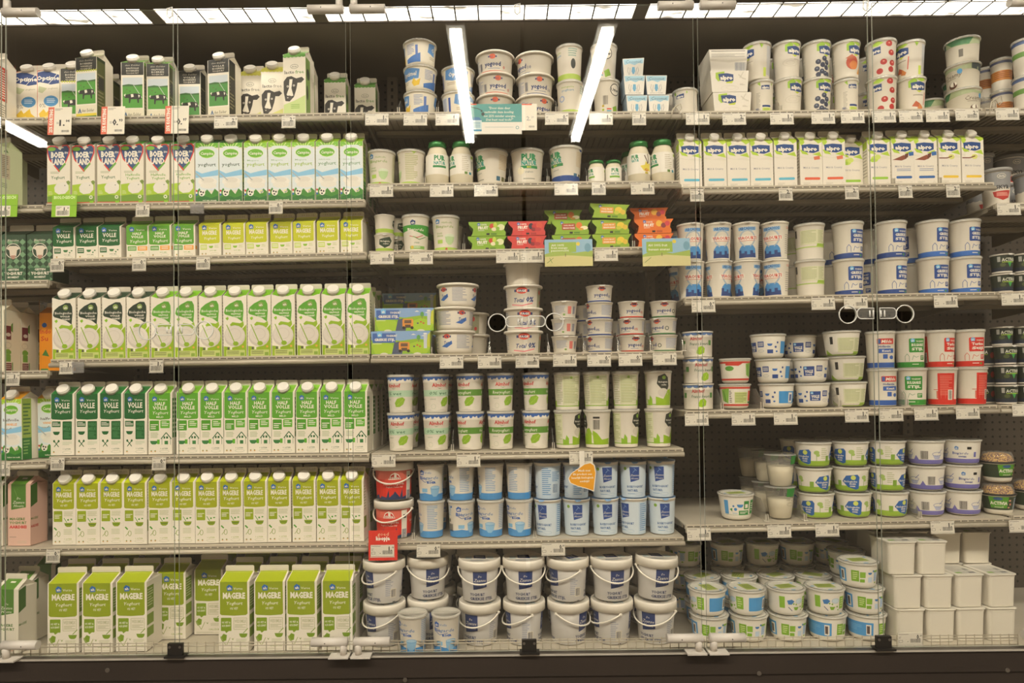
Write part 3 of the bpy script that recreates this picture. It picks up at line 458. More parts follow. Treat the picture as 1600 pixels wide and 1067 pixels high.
def alpcup(pic):
    o = [('P',[(-12,6),(-4,2),(0,6),(-4,18),(-12,16)],'9cc43c'),('P',[(-2,4),(8,1),(14,5),(6,8)],'b5d84a'),('P',[(-9,9),(4,8),(14,10),(14,20),(5,22),(-8,20)],'26447c'),('T','alpro',2.5,15,6,W_,19,.05),('P',[(-2,22),(8,22),(3,25)],'c9d83c')]
    if pic == 'plain': o += [('S',-4,34,12,6,.6,'d6cebc'),('S',-4,34,7,3.4,.6,'d9d1c0'),('L',2,28,12,30,1,'b0a898')]
    if pic == 'blue': o += [('E',x,y,4.2,4,'3b4258') for x,y in ((-10,33),(0,28),(-3,38),(5,34),(-12,44),(-4,48),(4,42),(2,51),(-10,53),(8,52))]+[('E',x,y,1.2,1,'8a90a4') for x,y in ((-10,32),(0,27),(5,33),(-12,43),(-4,47),(2,50))]+[('P',[(8,38),(14,34),(12,42)],'9cc43c')]
    if pic == 'peach': o += [('E',-3,35,10,11,'c8553c'),('E',-1,39,7,7,'e08a4c'),('P',[(-14,28),(-4,22),(2,28),(-6,30)],'c06a4c'),('P',[(6,52),(13,38),(15,52)],'eeac4c')]
    if pic == 'cher': o += [('E',x,y,5,4.6,'b8322c') for x,y in ((2,8),(6,22),(-6,36),(8,38),(6,48),(-12,50))]+[('E',x,y,1.5,1.2,'e8a090') for x,y in ((2,7),(6,21),(-6,35),(8,37))]
    if pic == 'nut': o += [('P',[(-8,46),(-2,38),(4,42),(2,48)],'c0603c'),('P',[(0,50),(4,42),(10,48),(8,52)],'d8884c'),('G',[(14,24),(12,44)],1.6,'d86a5c'),('L',-6,28,10,32,1,'b0a898')]
    if pic == 'cher': o = [('P',[(-22,12),(-10,11),(-10,22),(-22,22)],'26447c'),('T','pro',-16,17,5.5,W_,11,.05),('P',[(-24,8),(-14,2),(-6,6),(-14,10)],'b5d84a')]+o[5:]
    return o+[('L',34,6,50,52,20,'a3adc0'),('L',-50,6,-32,52,18,'a9b0a8'),('R',52,32,60,48,'5a6a9c'),('R',28,40,33,54,'c9dc5c'),('P',[(22,2),(28,4),(25,10)],'9cc43c')]
for p in ('plain','blue','peach','cher','nut'): ART['alp_'+p] = alpcup(p)
ART['alpsm'] = [('P',[(-6,9),(7,8),(7,15),(-6,15)],'26447c'),('T','alpro',.5,12,4,W_,11,.05),('P',[(-12,5),(-8,3),(-7,10)],'9cc43c'),('P',[(10,4),(13,6),(11,9)],'9cc43c'),('L',-14,20,-8,52,16,'b4ae9e'),('RR',-5,40,9,43,'26447c',1),('RR',-5,44,9,54,'cfe06a',1),('L',-3,46,7,53,3,'8aa83c'),('B',-16,44,-10,56,'3a4a7c')]
ART['crea'] = [('P',[(-80,2),(-10,2),(10,5),(30,2),(80,2),(80,9),(40,12),(0,8),(-40,13),(-80,9)],'a9b48c'),('T','Creamy',2,16,7,'6a5a44',28,.0,.2),('L',-8,21,10,23,1,'8a7f6c'),('E',3,32,7,5.5,'5a3a2a'),('E',4,30,5.5,3.6,W_),('E',14,12,3.6,4,'4a9ad0'),
   ('P',[(30,1),(70,1),(70,10),(50,14),(30,10)],'3f4a4c'),('R',48,18,54,30,'6a6458'),('P',[(-70,1),(-30,1),(-36,12),(-60,10)],'3f7a4c'),('R',-50,18,-44,30,'6a6458')]
ART['skyr'] = [('R',-70,5,70,26,'8f8f90')]+[('E',-63+9*k,27,5.4,3.4,'8f8f90') for k in range(15)]+[('S',-2,12,6,4,.7,'e0d6c0'),('T','Arla',-2,12,2.8,'e9e2d4',8,.02),('T','SKYR',0,34-5,6,'3a3a3c',20,.03),('P',[(-14,36),(14,34),(10,46),(0,50),(-12,44)],'c03a34'),('L',-9,38,9,44,3,'e9b8a8'),('L',22,34,34,56,8,'a9a498')]
ART['alda'] = [('R',-60,2,60,8,'5a6f9c'),('T','Almhof',2,14,5.5,'c8602c',20,.03),('R',-60,20,60,28,'6f9a4c'),('T','0% vet',0,24,4,W_,14,.02),('E',0,42,7,8,'e08c2c'),('R',20,10,30,50,'c9bfa8')]
ART['orak'] = [('R',-60,20,60,36,'c8843c'),('L',-20,22,20,34,4,'8a4a2a'),('R',-60,4,60,8,'5a5f7c')]
ART['yiao'] = [q for s in (-44, 0) for q in [('P',[(s-13,8),(s+13,8),(s+13,13),(s+6,14),(s-6,14),(s-13,13)],'86b4dc'),('T','ARCADIOS',s,10,4.6,'2c5f9c',23,.03),('S',s,26,12.5,14,2.4,'a9b8c4'),('R',s-17,21.5,s+17,30,W_),('T','YIAOURTI',s,25,5,'cf4a3c',30,.03),('L',s-13,29,s+13,31,1,'d87a6c'),('P',[(s-13,42),(s-9,37),(s+9,37),(s+13,42),(s+15,56),(s-15,56)],'4a90cc'),('P',[(s-14,44),(s-10,44),(s-10,49),(s-5,49),(s-5,46),(s-1,46),(s-1,51),(s+4,51),(s+4,45),(s+9,45),(s+9,49),(s+14,49),(s+14,56),(s-14,56)],'26407c')]]+[('L',22,20,40,52,10,'b0a8a0'),('L',24,8,36,12,2,'d87a6c')]
def stijl(c, c2, lines, art, gx=0):
    o = [('R',-70,49,70,57.5,c2),('RR',-2+gx,12,23+gx,34,c,1.6)]+logo(3+gx,15,3,SK)+[('T','YOGHURT',14+gx,16.5,2.6,W_,13,.03)]
    y = 22
    for t in lines: o.append(('T',t,11+gx,y,4.2,W_,19 if len(t) > 4 else 13,.04)); y += 6.5
    o += [('G',[(-8+gx,48),(-8+gx,40),(-5+gx,36),(-2+gx,40),(-2+gx,48)],.8,art),('G',[(2+gx,46),(4+gx,39),(8+gx,42),(12+gx,40)],.8,art),('RR',15+gx,39,23+gx,46,c,.6),('L',16+gx,40.5,22+gx,45,2,W_),('E',16+gx,53,1.8,1.8,'4f9a3c'),('L',2+gx,52,12+gx,54.5,1,W_)]
    o += [('R',-52,36,-50,48,art),('R',-46,34,-44,48,art),('R',-40,36,-38,48,art),('G',[(-56,34),(-36,34)],1,art)]
    return o
ART['grie'] = stijl('27498f','27498f',['GRIEKSE','STIJL'],'4a6aa8'); ART['grik'] = stijl('27498f','3a6fc0',['GRIEKSE','STIJL'],'4a6aa8')
ART['grie'] += [('RR',-60,10,-56,12,W_,.5)]
ART['bulg'] = stijl('2f8a2c','2f8a2c',['BULGAARSE','STIJL'],'8aa88a'); ART['turk'] = stijl('cf2c1e','cf2c1e',['Turkse','Stijl'],'d8705c')
ART['turk'] += [('R',-50,8,-26,50,'cf2c1e'),('L',-47,12,-30,44,12,'e07a6a'),('R',-36,34,-29,50,W_),('B',-35,35,-30,49,K_)]
ART['bran'] = [('RR',-16,11,10,20,'c83c34',1.4),('T','Milde',-2,15.5,5,W_,16,.02,.2),('R',-15,12,-11,19,'3a5a9c'),('T','Hollandse',-5,23.5,3.4,'2f5090',18,.03,.1),('RR',-14,27,10,34,'3a62b0',.6),('T','Kwark',-2,30.5,3.6,W_,14,.03),('R',-8,36,-1,43,'3a62b0'),('E',6,41,4,3,'3a62b0'),('G',[(17,46),(17,28),(19,24),(21,28),(21,46)],.8,'4a6aa8'),('R',-66,49,66,57,'2f5aa8'),('E',16,53,2,2,'4f9a3c')]
ART['kwkg'] = [('RR',-18,10,22,33,'d9d9b6',1),('L',-16,11.5,6,31,9,'a9b07c'),('L',9,11.5,20,31,9,'a9b07c'),('R',-30,8,-25,20,K_),('P',[(6,38),(8,32),(22,32),(28,24),(31,34),(34,38)],'9abc3c'),('P',[(-44,38),(-40,28),(-34,33),(-26,38)],'9abc3c'),('R',-80,36.3,80,38,'b5cf6a')]
def kwb(x):
    return [('RR',x-16,12,x,27,'27498f',.8),('T','VOLLE',x-8,20,4.6,W_,12,.05),('T','Kwark',x-8,24.6,2.6,W_,10,.02)]+logo(x-13,14.5,2,SK)+[('RR',x+3,11,x+13,20,'27498f',.5),('L',x+4,13,x+12,19,3,W_)]+bowl(x+22,16,4,'3a6fb8')+[('S',x+8,26,5,2,.4,'8a94a8'),('RR',x+18,24,x+27,30,'27498f',.5),('E',x+31,20,1.8,1.8,'27498f'),('E',x+34,13,1.4,1.8,'27498f'),('E',x+33,27,1.8,1.4,'3a6fb8')]
ART['kwbl'] = kwb(4)+kwb(-50)+[('RR',44,11,78,30,'3f93d2',.6),('R',60,13,69,29,W_),('R',62,16,67,26,'3a5a9c')]
ART['kwca'] = [('R',-80,4,80,7,'cf3c2c'),('P',[(-24,6),(4,6),(-4,11),(-24,10)],'cf3c2c'),('E',-18,15,7,4,'5fa03a'),('E',-2,22,12,7,'e9e4d4'),('P',[(8,8),(22,6),(20,30),(10,26)],'86b84a'),('G',[(12,10),(16,28)],1.6,'4f8a2c'),('R',-80,31,80,34,'cf3c2c'),('L',22,10,26,30,7,'55504a'),
   ('RR',30,12,52,30,'c9d08a',.6),('L',31,14,50,29,6,'8a9a4c'),('R',54,10,72,26,'d9472c'),('R',54,27,72,30,'4f8a3c'),('G',[(28,33),(72,33)],.8,'cf3c2c')]
def kwbt(): return [('R',-80,28,80,37,'9abc3c')]+[q for s in (-56,0,56) for q in [('P',[(s-12,21),(s-6,12),(s+10,10),(s+13,14),(s+12,32),(s+8,34),(s-4,30)],'2c62a8'),('E',s+4,15,3.6,3.6,'d3dc6a'),('T','Biologische',s,21,3.2,W_,19,.02),('T','MAGERE',s+3,25,2.2,W_,9,.03),('T','KWARK',s+3,28.6,2.2,W_,8,.03),('G',[(s+21,28),(s+21,17)],.8,'86ac3c'),('E',s+21,15,4.2,3.4,'a9c46a'),('E',s+23,19,3,2.4,'a9c46a'),('P',[(s-20,30),(s-20,20),(s-14,20),(s-14,30)],'86ac3c')]]+[('L',28,8,38,26,6,'c2c59c')]
ART['kwbi'] = kwbt()
ART['kwpu'] = [('R',-80,29,-6,36,'7a74b8'),('R',-20,29,80,36,'7a74b8'),('P',[(-34,29),(-30,22),(-26,29)],'7a74b8')]+[q for s in (-44,0) for q in [('R',s-24,15,s-12,29,'ddd6cb'),('B',s-23,15,s-13,28,K_),('S',s+1,20,8,3.2,.6,'5a6aa8'),('P',[(s-6,22),(s+8,22),(s+5,28),(s-3,28)],'b9bcd4'),('G',[(s+3,19),(s+9,13)],.8,'5a6aa8')]]+logo(22,12,2.8,'4a86c8')+[('T','Bio',20,20,4.2,'4a5a9c',8,.02),('T','garde',30,20,4,'4a5a9c',15,0,.3),('T','KWARK',30,25.5,2.4,'5a62a0',11,.05),('R',36,10,42,14,K_),('RR',46,18,50,26,'6a6ab0',.4)]
def kwmix(x):
    return [('RR',x-22,10,x-11,27,'7fae2c',.6),('RR',x-10,12,x-2,21,'8cba38',.6),('L',x-20,13,x-13,25,4,'d3e09a'),('RR',x-10,23,x-3,28,'7fae2c',.5)]+bowl(x+5,14,3.4,'3f7ab8')+[('E',x+11,11,1.6,1.6,'3f7ab8'),('RR',x+2,20,x+9,28,'c5d6e6',.5),('RR',x+12,12,x+20,27,'b9cde2',.5),('L',x+13,14,x+19,26,5,'7f9ac4'),('RR',x+12,10,x+21,13,'7fae2c',.4),('E',x+16,29,2,1.2,'7fae2c')]
ART['kwmx'] = kwmix(0)+kwmix(48)+[('RR',-78,9,-30,30,'4f9bd6',.6),('R',-40,12,-33,28,W_),('R',-39,14,-35,26,'5a4a44'),('L',-70,14,-46,24,4,'6fb0e2')]
ART['kwm2'] = [('RR',-22,8,-14,26,'8ab834',.6),('P',[(-11,14),(-4,12),(0,15),(-4,20),(-9,20)],'3f7ab8'),('S',8,15,6,4,.6,'8fb8d8'),('E',8,15,5,3,'cfdfe6'),('RR',15,9,26,28,'8ab834',.6),('L',17,12,24,26,4,'d3e09a'),('G',[(-9,24),(-3,30)],1,NV),('P',[(-1,24),(8,24),(5,29),(1,29)],'7fae2c'),('E',11,24,1.4,1.4,'7fae2c'),('E',-1,19,1.4,1.2,'7fae2c'),('E',3,20,1.2,1.4,'7fae2c'),('E',13,29,1.4,1,'7fae2c')]+[('RR',34,9,76,30,'4f9bd6',.6),('R',58,12,66,28,W_),('R',60,14,64,26,'5a4a44')]
ART['kwgn'] = [('RR',-27,8,-20,30,'4f9bd6',.6),('E',-12,17,1.6,1.6,'3f7ab8'),('P',[(-18,22),(-14,20),(-14,26)],'2f8a3c')]+bowl(-2,16,5,'3f8ac8')+[('E',-9,22,2.4,2.4,'3f8ac8'),('RR',4,9,13,22,'2f8a3c',.4),('R',6,14,11,20,W_),('RR',-4,24,13,31,'2f8a3c',.4),('L',-2,26,11,30,2,W_),('RR',16,8,26,30,'2f8a3c',.6),('L',18,13,25,27,4,W_),('L',-14,28,-6,30,1,'6fb0d2'),('G',[(-27,31),(26,31)],.4,'2f8a3c')]
ART['fag'] = [('E',0,8,9,5.4,'d2503c'),('R',-12,6.5,12,10.5,'263a6c'),('T','FAGE',0,8.5,3.2,W_,14,.03),('T','Total',-6,23,7,'26407c',17,.02,.25),('T','0%',13,22,8,'26407c',13,.04,.1),('P',[(-18,29),(0,31),(18,27),(18,29),(0,33),(-18,31)],'e08a8c'),('R',28,3,44,34,'9a9a7c'),('E',34,10,2.4,4,'c83c34'),('E',38,26,2.4,3,'c83c34'),('L',-50,6,-30,30,8,'9aa4b8')]
ART['fagb'] = [q for s in (-50,8,66) for q in [('E',s,8,5,3.6,'d2503c'),('R',s-7,7,s+7,10,'263a6c'),('T','Total',s,18,5,'26508f',12,.02,.25),('P',[(s-10,24),(s+8,15),(s+9,20),(s,26)],'3a6fc0')]]+[('L',-34,6,-10,28,10,'8a90a8'),('L',24,6,48,28,10,'8a90a8')]
ART['smal'] = [('L',-16,7,2,20,7,'9aa0b4'),('RR',6,8,12,20,'d8766c',.6),('B',15,8,20,20,'6a7090'),('E',0,21,2,1.4,'6f9a3c'),('L',-40,7,-20,20,7,'9aa0b4'),('E',42,10,4,3,'d2603c')]
ART['smbi'] = [('P',[(-8,8),(8,4),(12,10),(8,18),(0,22),(-9,16)],'1f3a26'),('T','Biologische',1,11,2.6,W_,15,.02),('T','yoghurt',2,15,2.2,W_,9),('R',-50,22,50,28,'a9c84a'),('L',30,6,44,22,8,'b5ac9c')]
ART['buck'] = [q for s in (-74, 0, 74) for q in [('P',[(s-10,2),(s+11,2),(s+11,26),(s-10,30)],'26396e'),('T','De',s,9,3.2,W_,5,0,.3),('T','Zaanse',s,15,5,W_,18,0,.3),('T','Hoeve',s,21,5,W_,15,0,.3),('T','YOGHURT',s-4,37,4.4,'3a4468',24,.03),('T','GRIEKSE STIJL',s+3,43.5,4.4,'3a4468',39,.03),('S',s+13,52,8,2.6,.4,'9aa8c0'),('L',s-16,50.5,s-8,53,1,'8a94b0')]]+[('L',30,14,42,40,9,'a5a9b8'),('R',38,28,48,42,'e8e0cc'),('B',39,29,47,41,'55505a'),('R',42,48,47,53,K_)]
ART['hulr'] = [('R',-90,0,90,54,'d62a18'),('R',-90,0,90,14,'dd6a58'),('R',-90,14,90,20,'d94a38'),('R',-90,-2,90,-.5,'233a5c')]+[q for s in (-50,6,62) for q in [('P',[(s-10,14),(s-6,6),(s,3),(s+6,6),(s+10,14)],W_),('P',[(s-9,13),(s-5,7),(s,4.4),(s+5,7),(s+9,13)],'c8281a'),('T','Hülya',s,11,3.4,W_,14,.03),('T','Süzme Yoğurdu',s-2,20.5,3.6,'f0d9cc',34,.02),('T','Yoghurt Turkse Stijl',s-1,25.5,2.4,'f0d9cc',27,.01),('P',[(s-28,48),(s-24,40),(s-14,42),(s-10,30),(s-9,42),(s-2,36),(s,32),(s+3,36),(s+8,42),(s+12,28),(s+13,42),(s+26,38),(s+30,48)],'22345c')]]+[('R',-90,43,90,50,'22345c'),('R',26,2,36,48,W_),('R',29,9,34,15,K_),('B',27,32,35,46,'26406c')]
ART['actv'] = [('R',-52,2,52,21,'2a3328'),('R',-52,21,52,27,'222c3c')]+[q for s in (0,) for q in [('T','ACTIVIA',s,9,5.2,'d8d8c8',21,.03),('P',[(s-3,12),(s+5,12),(s+1,21)],'3f9a4c'),('R',s-10,12.4,s+10,13.4,'a9c83c'),('E',s+17,14,3.5,5,'8a2a20'),('R',s-16,4,s-12,12,'a8a8a0'),('E',s-9,17,4,3,'4f5a34')]]
ART['acts'] = [('R',-60,2,60,23,'33402c'),('P',[(-14,2),(12,2),(10,20),(-12,20)],'5a9a2c'),('E',-2,5,6,2.4,'3a5a8c'),('T','ACTIVIA',-1,12,5.2,'ece6d8',23,.04),('T','muesli',-1,18,2.6,'d8d2c0',12,.02,.2),('E',14,8,2,1.4,'d8a080'),('E',15,14,1.6,1.8,'d88a6c'),('E',13,19,1.8,1.2,'d8a080'),('R',22,4,32,22,'9aaab8'),('L',23,6,31,21,6,'5a6a8c')]
ART['ecoc'] = [('L',-14,50,14,54,1,'8a8478'),('RR',2,-0,18,14,'2f8a34',.6),('L',4,3,16,10,3,'cfe0a8'),('T','4',14,20,3.4,'4a4a44'),('L',2,17,11,20,2,'7a7568'),('S',10,26,7,3,.5,'8a8478')]
# ---------------------------------------------------------------- pack builders: each returns a list of (part name, mesh) plus its size
def carton(w, hb, rise, fin, cap, base, art, capc='f1ece2', d=None):
    w *= u; hb *= u; rise *= u; fin *= u; d = w if d is None else d*u; e = .00004
    a = MB(); sl = math.hypot(rise, d/2)/u
    def mp(x, y, l, c):
        o = l*e; X = x*u
        if c.x > w/2/u: return (w/2+o, -d/2+(X-w/2), max(.0003,hb-y*u))
        if c.x < -w/2/u: return (-w/2-o, -d/2+(-w/2-X), max(.0003,hb-y*u))
        if y >= 0 and c.y >= 0: return (X, -d/2-o, max(.0003,hb-y*u))
        if c.y >= -sl: t = min(1, -y/sl); return (X, -d/2+t*d/2-o*.5, hb+t*rise+o)
        return (X, -.0012-o, hb+rise+(-y-sl)*u)
    a.art(art, mp, (-w/2/u, w/2/u), (0, -sl))
    b = base
    A,B_,C_,D_ = (-w/2,-d/2),(w/2,-d/2),(w/2,d/2),(-w/2,d/2)
    def f(*p): a.face(p, b)
    f(A+(0,),B_+(0,),B_+(hb,),A+(hb,)); f(B_+(0,),C_+(0,),C_+(hb,),B_+(hb,)); f(C_+(0,),D_+(0,),D_+(hb,),C_+(hb,)); f(D_+(0,),A+(0,),A+(hb,),D_+(hb,)); f(D_+(0,),C_+(0,),B_+(0,),A+(0,))
    R0, R1 = (-w/2*.96,0,hb+rise),(w/2*.96,0,hb+rise)
    f(A+(hb,),B_+(hb,),R1,R0); f(C_+(hb,),D_+(hb,),R0,R1)
    for s, R in ((1,R1),(-1,R0)):
        m = (s*(w/2-.010),0,hb+.004)
        f((s*w/2,-d/2,hb),m,R); f(m,(s*w/2,d/2,hb),R); f((s*w/2,-d/2,hb),(s*w/2,d/2,hb),m)
    t = .0012; wf = w/2*.95; pts = [(-wf,hb+rise-.001),(wf,hb+rise-.001),(wf,hb+rise+fin-.003),(wf-.003,hb+rise+fin),(-wf+.003,hb+rise+fin),(-wf,hb+rise+fin-.003)]
    a.face([(x,-t,z) for x,z in pts], 'ddd5c4'); a.face([(x,t,z) for x,z in pts[::-1]], 'ddd5c4')
    for i in range(6):
        (x0,z0),(x1,z1) = pts[i],pts[(i+1)%6]; a.face([(x0,-t,z0),(x0,t,z0),(x1,t,z1),(x1,-t,z1)], 'ddd5c4')
    a.box(-wf, -t-.0004, hb+rise+fin*.35, wf, -t, hb+rise+fin*.4, 'cfc6b4')
    parts = [('body', a.mesh('carton_body'))]
    if cap:
        c = MB(); ang = math.atan2(rise, d/2); n = Vector((0,-math.sin(ang),math.cos(ang))); r = cap*u
        o = Vector((-.001,-d/4-.0065,hb+rise*.30)); tilt = n.lerp(Vector((.06,-.80,.60)), .75).normalized()
        c.tube(o-n*.002, o+n*.005, r*.96, capc, 28); n2 = tilt; c.tube(o+n*.004, o+n*.004+n2*.0105, r*1.03, capc, 28, True, r*1.0); c.tube(o+n*.004+n2*.0105, o+n*.004+n2*.012, r*1.0, capc, 28, True, r*.9)
        parts.append(('screw_cap', c.mesh('screw_cap')))
    return parts
def rad(prof, z):
    for (r0, z0), (r1, z1) in zip(prof, prof[1:]):
        if z0 <= z <= z1: return r0+(r1-r0)*(z-z0)/max(z1-z0, 1e-9)
    return prof[-1][0]
def cup(wt, wb, h, base, art, lid, bowl=False, capc='e9e2d4'):
    rt, rb, H = wt*u/2, wb*u/2, h*u
    if bowl: prof = [(rb*.72,0),(rb*.86,H*.025),(rb*.96,H*.09),(rb,H*.2),(rt*.945,H*.86)]
    else: prof = [(rb*.93,0),(rb*.99,H*.012),(rb,H*.03),(rt*.945,H*.9)]
    prof += [(rt*.955, H*.905),(rt*.965,H*.955)]
    a = MB(); rm = (rt+rb)/2*.97/u
    def mp(x, y, l, c):
        z = min(max(H-y*u, 0.0005), H*.955); r = rad(prof, z)+.00015+l*.00004; p = x/rm; return (r*math.sin(p), -r*math.cos(p), z)
    lim = math.pi*rm
    ar = []
    for op in art:
        if op[0] in ('R','RR') and (op[1] < -lim or op[3] > lim): op = op[:1]+(max(op[1],-lim),op[2],min(op[3],lim))+op[4:]
        ar.append(op)
    if ar:
        st = 10 if not any(o[0] == 'R' and o[3]-o[1] > 60 for o in ar) else 9
        k = int(lim//(st*rm*math.pi/180)); cuts = [i*st*rm*math.pi/180 for i in range(-k, k+1)]
        a.art(ar, mp, cuts, [H/u*(1-q[1]/H) for q in prof[1:-1]])
    a.lathe([(0,0.0008,base)]+[(r,z,base) for r,z in prof]+[(rt*1.0,H*.96,base),(rt,H*.99,base),(rt*.97,H,base),(rt*.93,H*.985,base),(0,H*.985,base)], 36)
    parts = [('body', a.mesh('cup_body'))]
    l = MB()
    if lid == 'clear':
        l.lathe([(rt*1.03,H*.95,CLEARLID),(rt*1.04,H*1.0,CLEARLID),(rt*1.02,H+.0022,CLEARLID),(rt*.9,H+.0026,CLEARLID),(rt*.88,H+.0012,CLEARLID),(0,H+.0012,CLEARLID)], 36)
    elif lid == 'foil' or lid.startswith('f:'):
        c = lid[2:] if lid[1] == ':' else 'd9d5cc'; m = mat(c, .3, .15)
        l.lathe([(rt*1.0,H+.0002,m),(rt*1.01,H+.0008,m),(rt*.93,H+.0006,m),(rt*.9,H-.0004,m),(0,H+.0004,m)], 32)
        l.face([(-rt*.25,-rt*.99,H+.0005),(rt*.25,-rt*.99,H+.0005),(rt*.16,-rt*1.12,H-.004),(-rt*.12,-rt*1.13,H-.005)], m)
    elif lid == 'white' or lid.startswith('w:'):
        c = lid[2:] if lid[1] == ':' else 'ece5d8'
        l.lathe([(rt*1.0,H*.93,c),(rt*1.06,H*.94,c),(rt*1.06,H+.001,c),(rt*1.03,H+.0028,c),(rt*.93,H+.003,c),(rt*.91,H+.0015,c),(0,H+.0015,c)], 36)
    elif lid == 'print':
        l.lathe([(rt*1.02,H*.95,CLEARLID),(rt*1.05,H+.001,CLEARLID),(rt*1.02,H+.0026,CLEARLID),(rt*.9,H+.003,CLEARLID),(rt*.885,H+.0004,CLEARLID)], 36)
        c = MB(); q = rt/u
        c.art([('E',0,0,q*.88,q*.88,'dcd9cc'),('P',[(-q*.5,-q*.3),(q*.45,-q*.45),(q*.55,q*.2),(-q*.45,q*.35)],'a9b65c'),('L',-q*.35,-q*.3,q*.35,q*.2,4,'7a8f3c'),('E',-q*.65,q*.1,3,2,'6fa8d0'),('E',q*.6,-q*.5,3,2,'6fa8d0'),('E',q*.1,q*.65,4,2,'6fa8d0')], lambda x,y,z,cc: (x*u,-y*u,H+.0002+z*.0002))
        parts.append(('printed_foil', c.mesh('printed_foil')))
    if l.bm.faces: parts.append(('lid', l.mesh('lid')))
    else: l.bm.free()
    return parts
def bucket(wl, wt, wb, h, skirt, base, art, hand):
    rl, rt, rb, H, sk = wl*u/2, wt*u/2, wb*u/2, h*u, skirt*u
    prof = [(rb*.95,0),(rb,.002),(rt,H-sk*.6)]
    a = MB(); rm = (rt+rb)/2/u
    def mp(x, y, l, c):
        z = max(H-sk-y*u, .001); r = rad(prof, z)+.0002+l*.00004; p = x/rm; return (r*math.sin(p), -r*math.cos(p), z)
    lim = math.pi*rm; ar = []
    for op in art:
        if op[0] == 'R' and (op[1] < -lim or op[3] > lim): op = op[:1]+(max(op[1],-lim),op[2],min(op[3],lim))+op[4:]
        ar.append(op)
    a.art(ar, mp, [i*10*rm*math.pi/180 for i in range(-18,19)], [(H-sk-.002)/u, (H-sk-.0011)/u])
    a.lathe([(0,.0005,base)]+[(r,z,base) for r,z in prof]+[(rt,H-sk*.4,base),(0,H-sk*.4,base)], 44)
    l = MB(); c = 'efe8da'
    l.lathe([(rt*1.005,H-sk,c),(rl,H-sk*.98,c),(rl*1.0,H-sk*.25,c),(rl*.985,H-.0008,c),(rl*.95,H,c),(rl*.93,H-.0015,c),(rl*.9,H-.004,c),(0,H-.004,c)], 44)
    q = rl/u
    if hand: l.art([('P',[(-9,-q*.5),(9,-q*.5),(10,q*.15),(-9,q*.05)],'2a3c6c'),('T','Zaanse',0,-q*.3,4,W_,14,0,.2),('T','Hoeve',0,-q*.12,4,W_,12,0,.2),('L',-14,q*.35,14,q*.55,2,'6a7a94'),('L',-22,-q*.3,-12,q*.2,5,'8fb8c8'),('L',12,-q*.3,22,q*.2,5,'8fb8c8')], lambda x,y,z,cc: (x*u,-y*u,H-.0038+z*.00005))
    hd = MB(); R = rl*1.02; zt = H-sk-.003; pts = []
    for i in range(17):
        t = math.pi*i/16; pts.append((-R*math.cos(t), -abs(math.sin(t))*rl*.35-0.0, zt-math.sin(t)*.034))
    pts = [(x, y-(math.sqrt(max(0, R*R-x*x))-0)*.68, z) for x,y,z in pts]
    hd.path(pts, .0024, c, 6)
    for s in (-1, 1): hd.tube((s*rt*.98,0,zt), (s*(R+.0025),0,zt), .0035, c, 10)
    return [('body', a.mesh('bucket_body')), ('lid', l.mesh('bucket_lid')), ('handle', hd.mesh('bucket_handle'))]
def jar(w, h, art, ltop=14.5, small=False):
    R, H = w*u/2, h*u; m = mat('e6ddc4', .12); a = MB()
    prof = [(R*.9,0),(R,.003),(R,H*.62),(R*.9,H*.73),(R*.72,H*.86),(R*.7,H*.9)]
    if small: prof = [(R*.9,0),(R,.003),(R,H*.66),(R*.92,H*.76),(R*.8,H*.84),(R*.78,H*.88)]
    rm = R/u
    a.art(art, lambda x,y,l,c: ((R+.0003+l*.00004)*math.sin(x/rm), -(R+.0003+l*.00004)*math.cos(x/rm), H-y*u), [i*10*rm*math.pi/180 for i in range(-18,19)], [])
    lab = a.mesh('jar_label')
    b = MB(); b.lathe([(0,0,m)]+[(r,z,m) for r,z in prof]+[(0,H*.9,m)], 40)
    c = MB(); g = mat('2f7a3c', .25, .3); rl = R*(.8 if not small else .9); z = H*.87
    c.lathe([(rl*.95,z,g),(rl,z+.001,g),(rl*1.0,H-.002,g),(rl*.94,H,g),(rl*.8,H-.0005,g),(0,H-.001,g)], 36)
    return [('glass_body', b.mesh('jar_body')), ('label_band', lab), ('lid', c.mesh('jar_lid'))]
def trap(wt, wb, h, d, base, art, side=None, notch=False, top=None):
    wt, wb, h, d = wt*u/2, wb*u/2, h*u, d*u; a = MB()
    a.art(art, lambda x,y,l,c: (x*u, -d/2-l*.00004, h-y*u), (), ())
    if notch: out = [(-wb,0),(wb,0),(wb*1.02,h*.25),(wb*.93,h*.42),(wb*.98,h*.7),(wt,h),(-wt,h),(-wt*.98,h*.8),(-wb*.88,h*.5),(-wb*.92,h*.2)]
    else: out = [(-wb,0),(wb,0),(wt,h),(-wt,h)]
    a.face([(x,-d/2,z) for x,z in out], base); a.face([(x,d/2,z) for x,z in out[::-1]], base)
    n = len(out)
    for i in range(n):
        (x0,z0),(x1,z1) = out[i],out[(i+1)%n]; a.face([(x0,-d/2,z0),(x0,d/2,z0),(x1,d/2,z1),(x1,-d/2,z1)], side or base)
    parts = [('sleeve' if notch else 'body', a.mesh('pack_sleeve'))]
    return parts
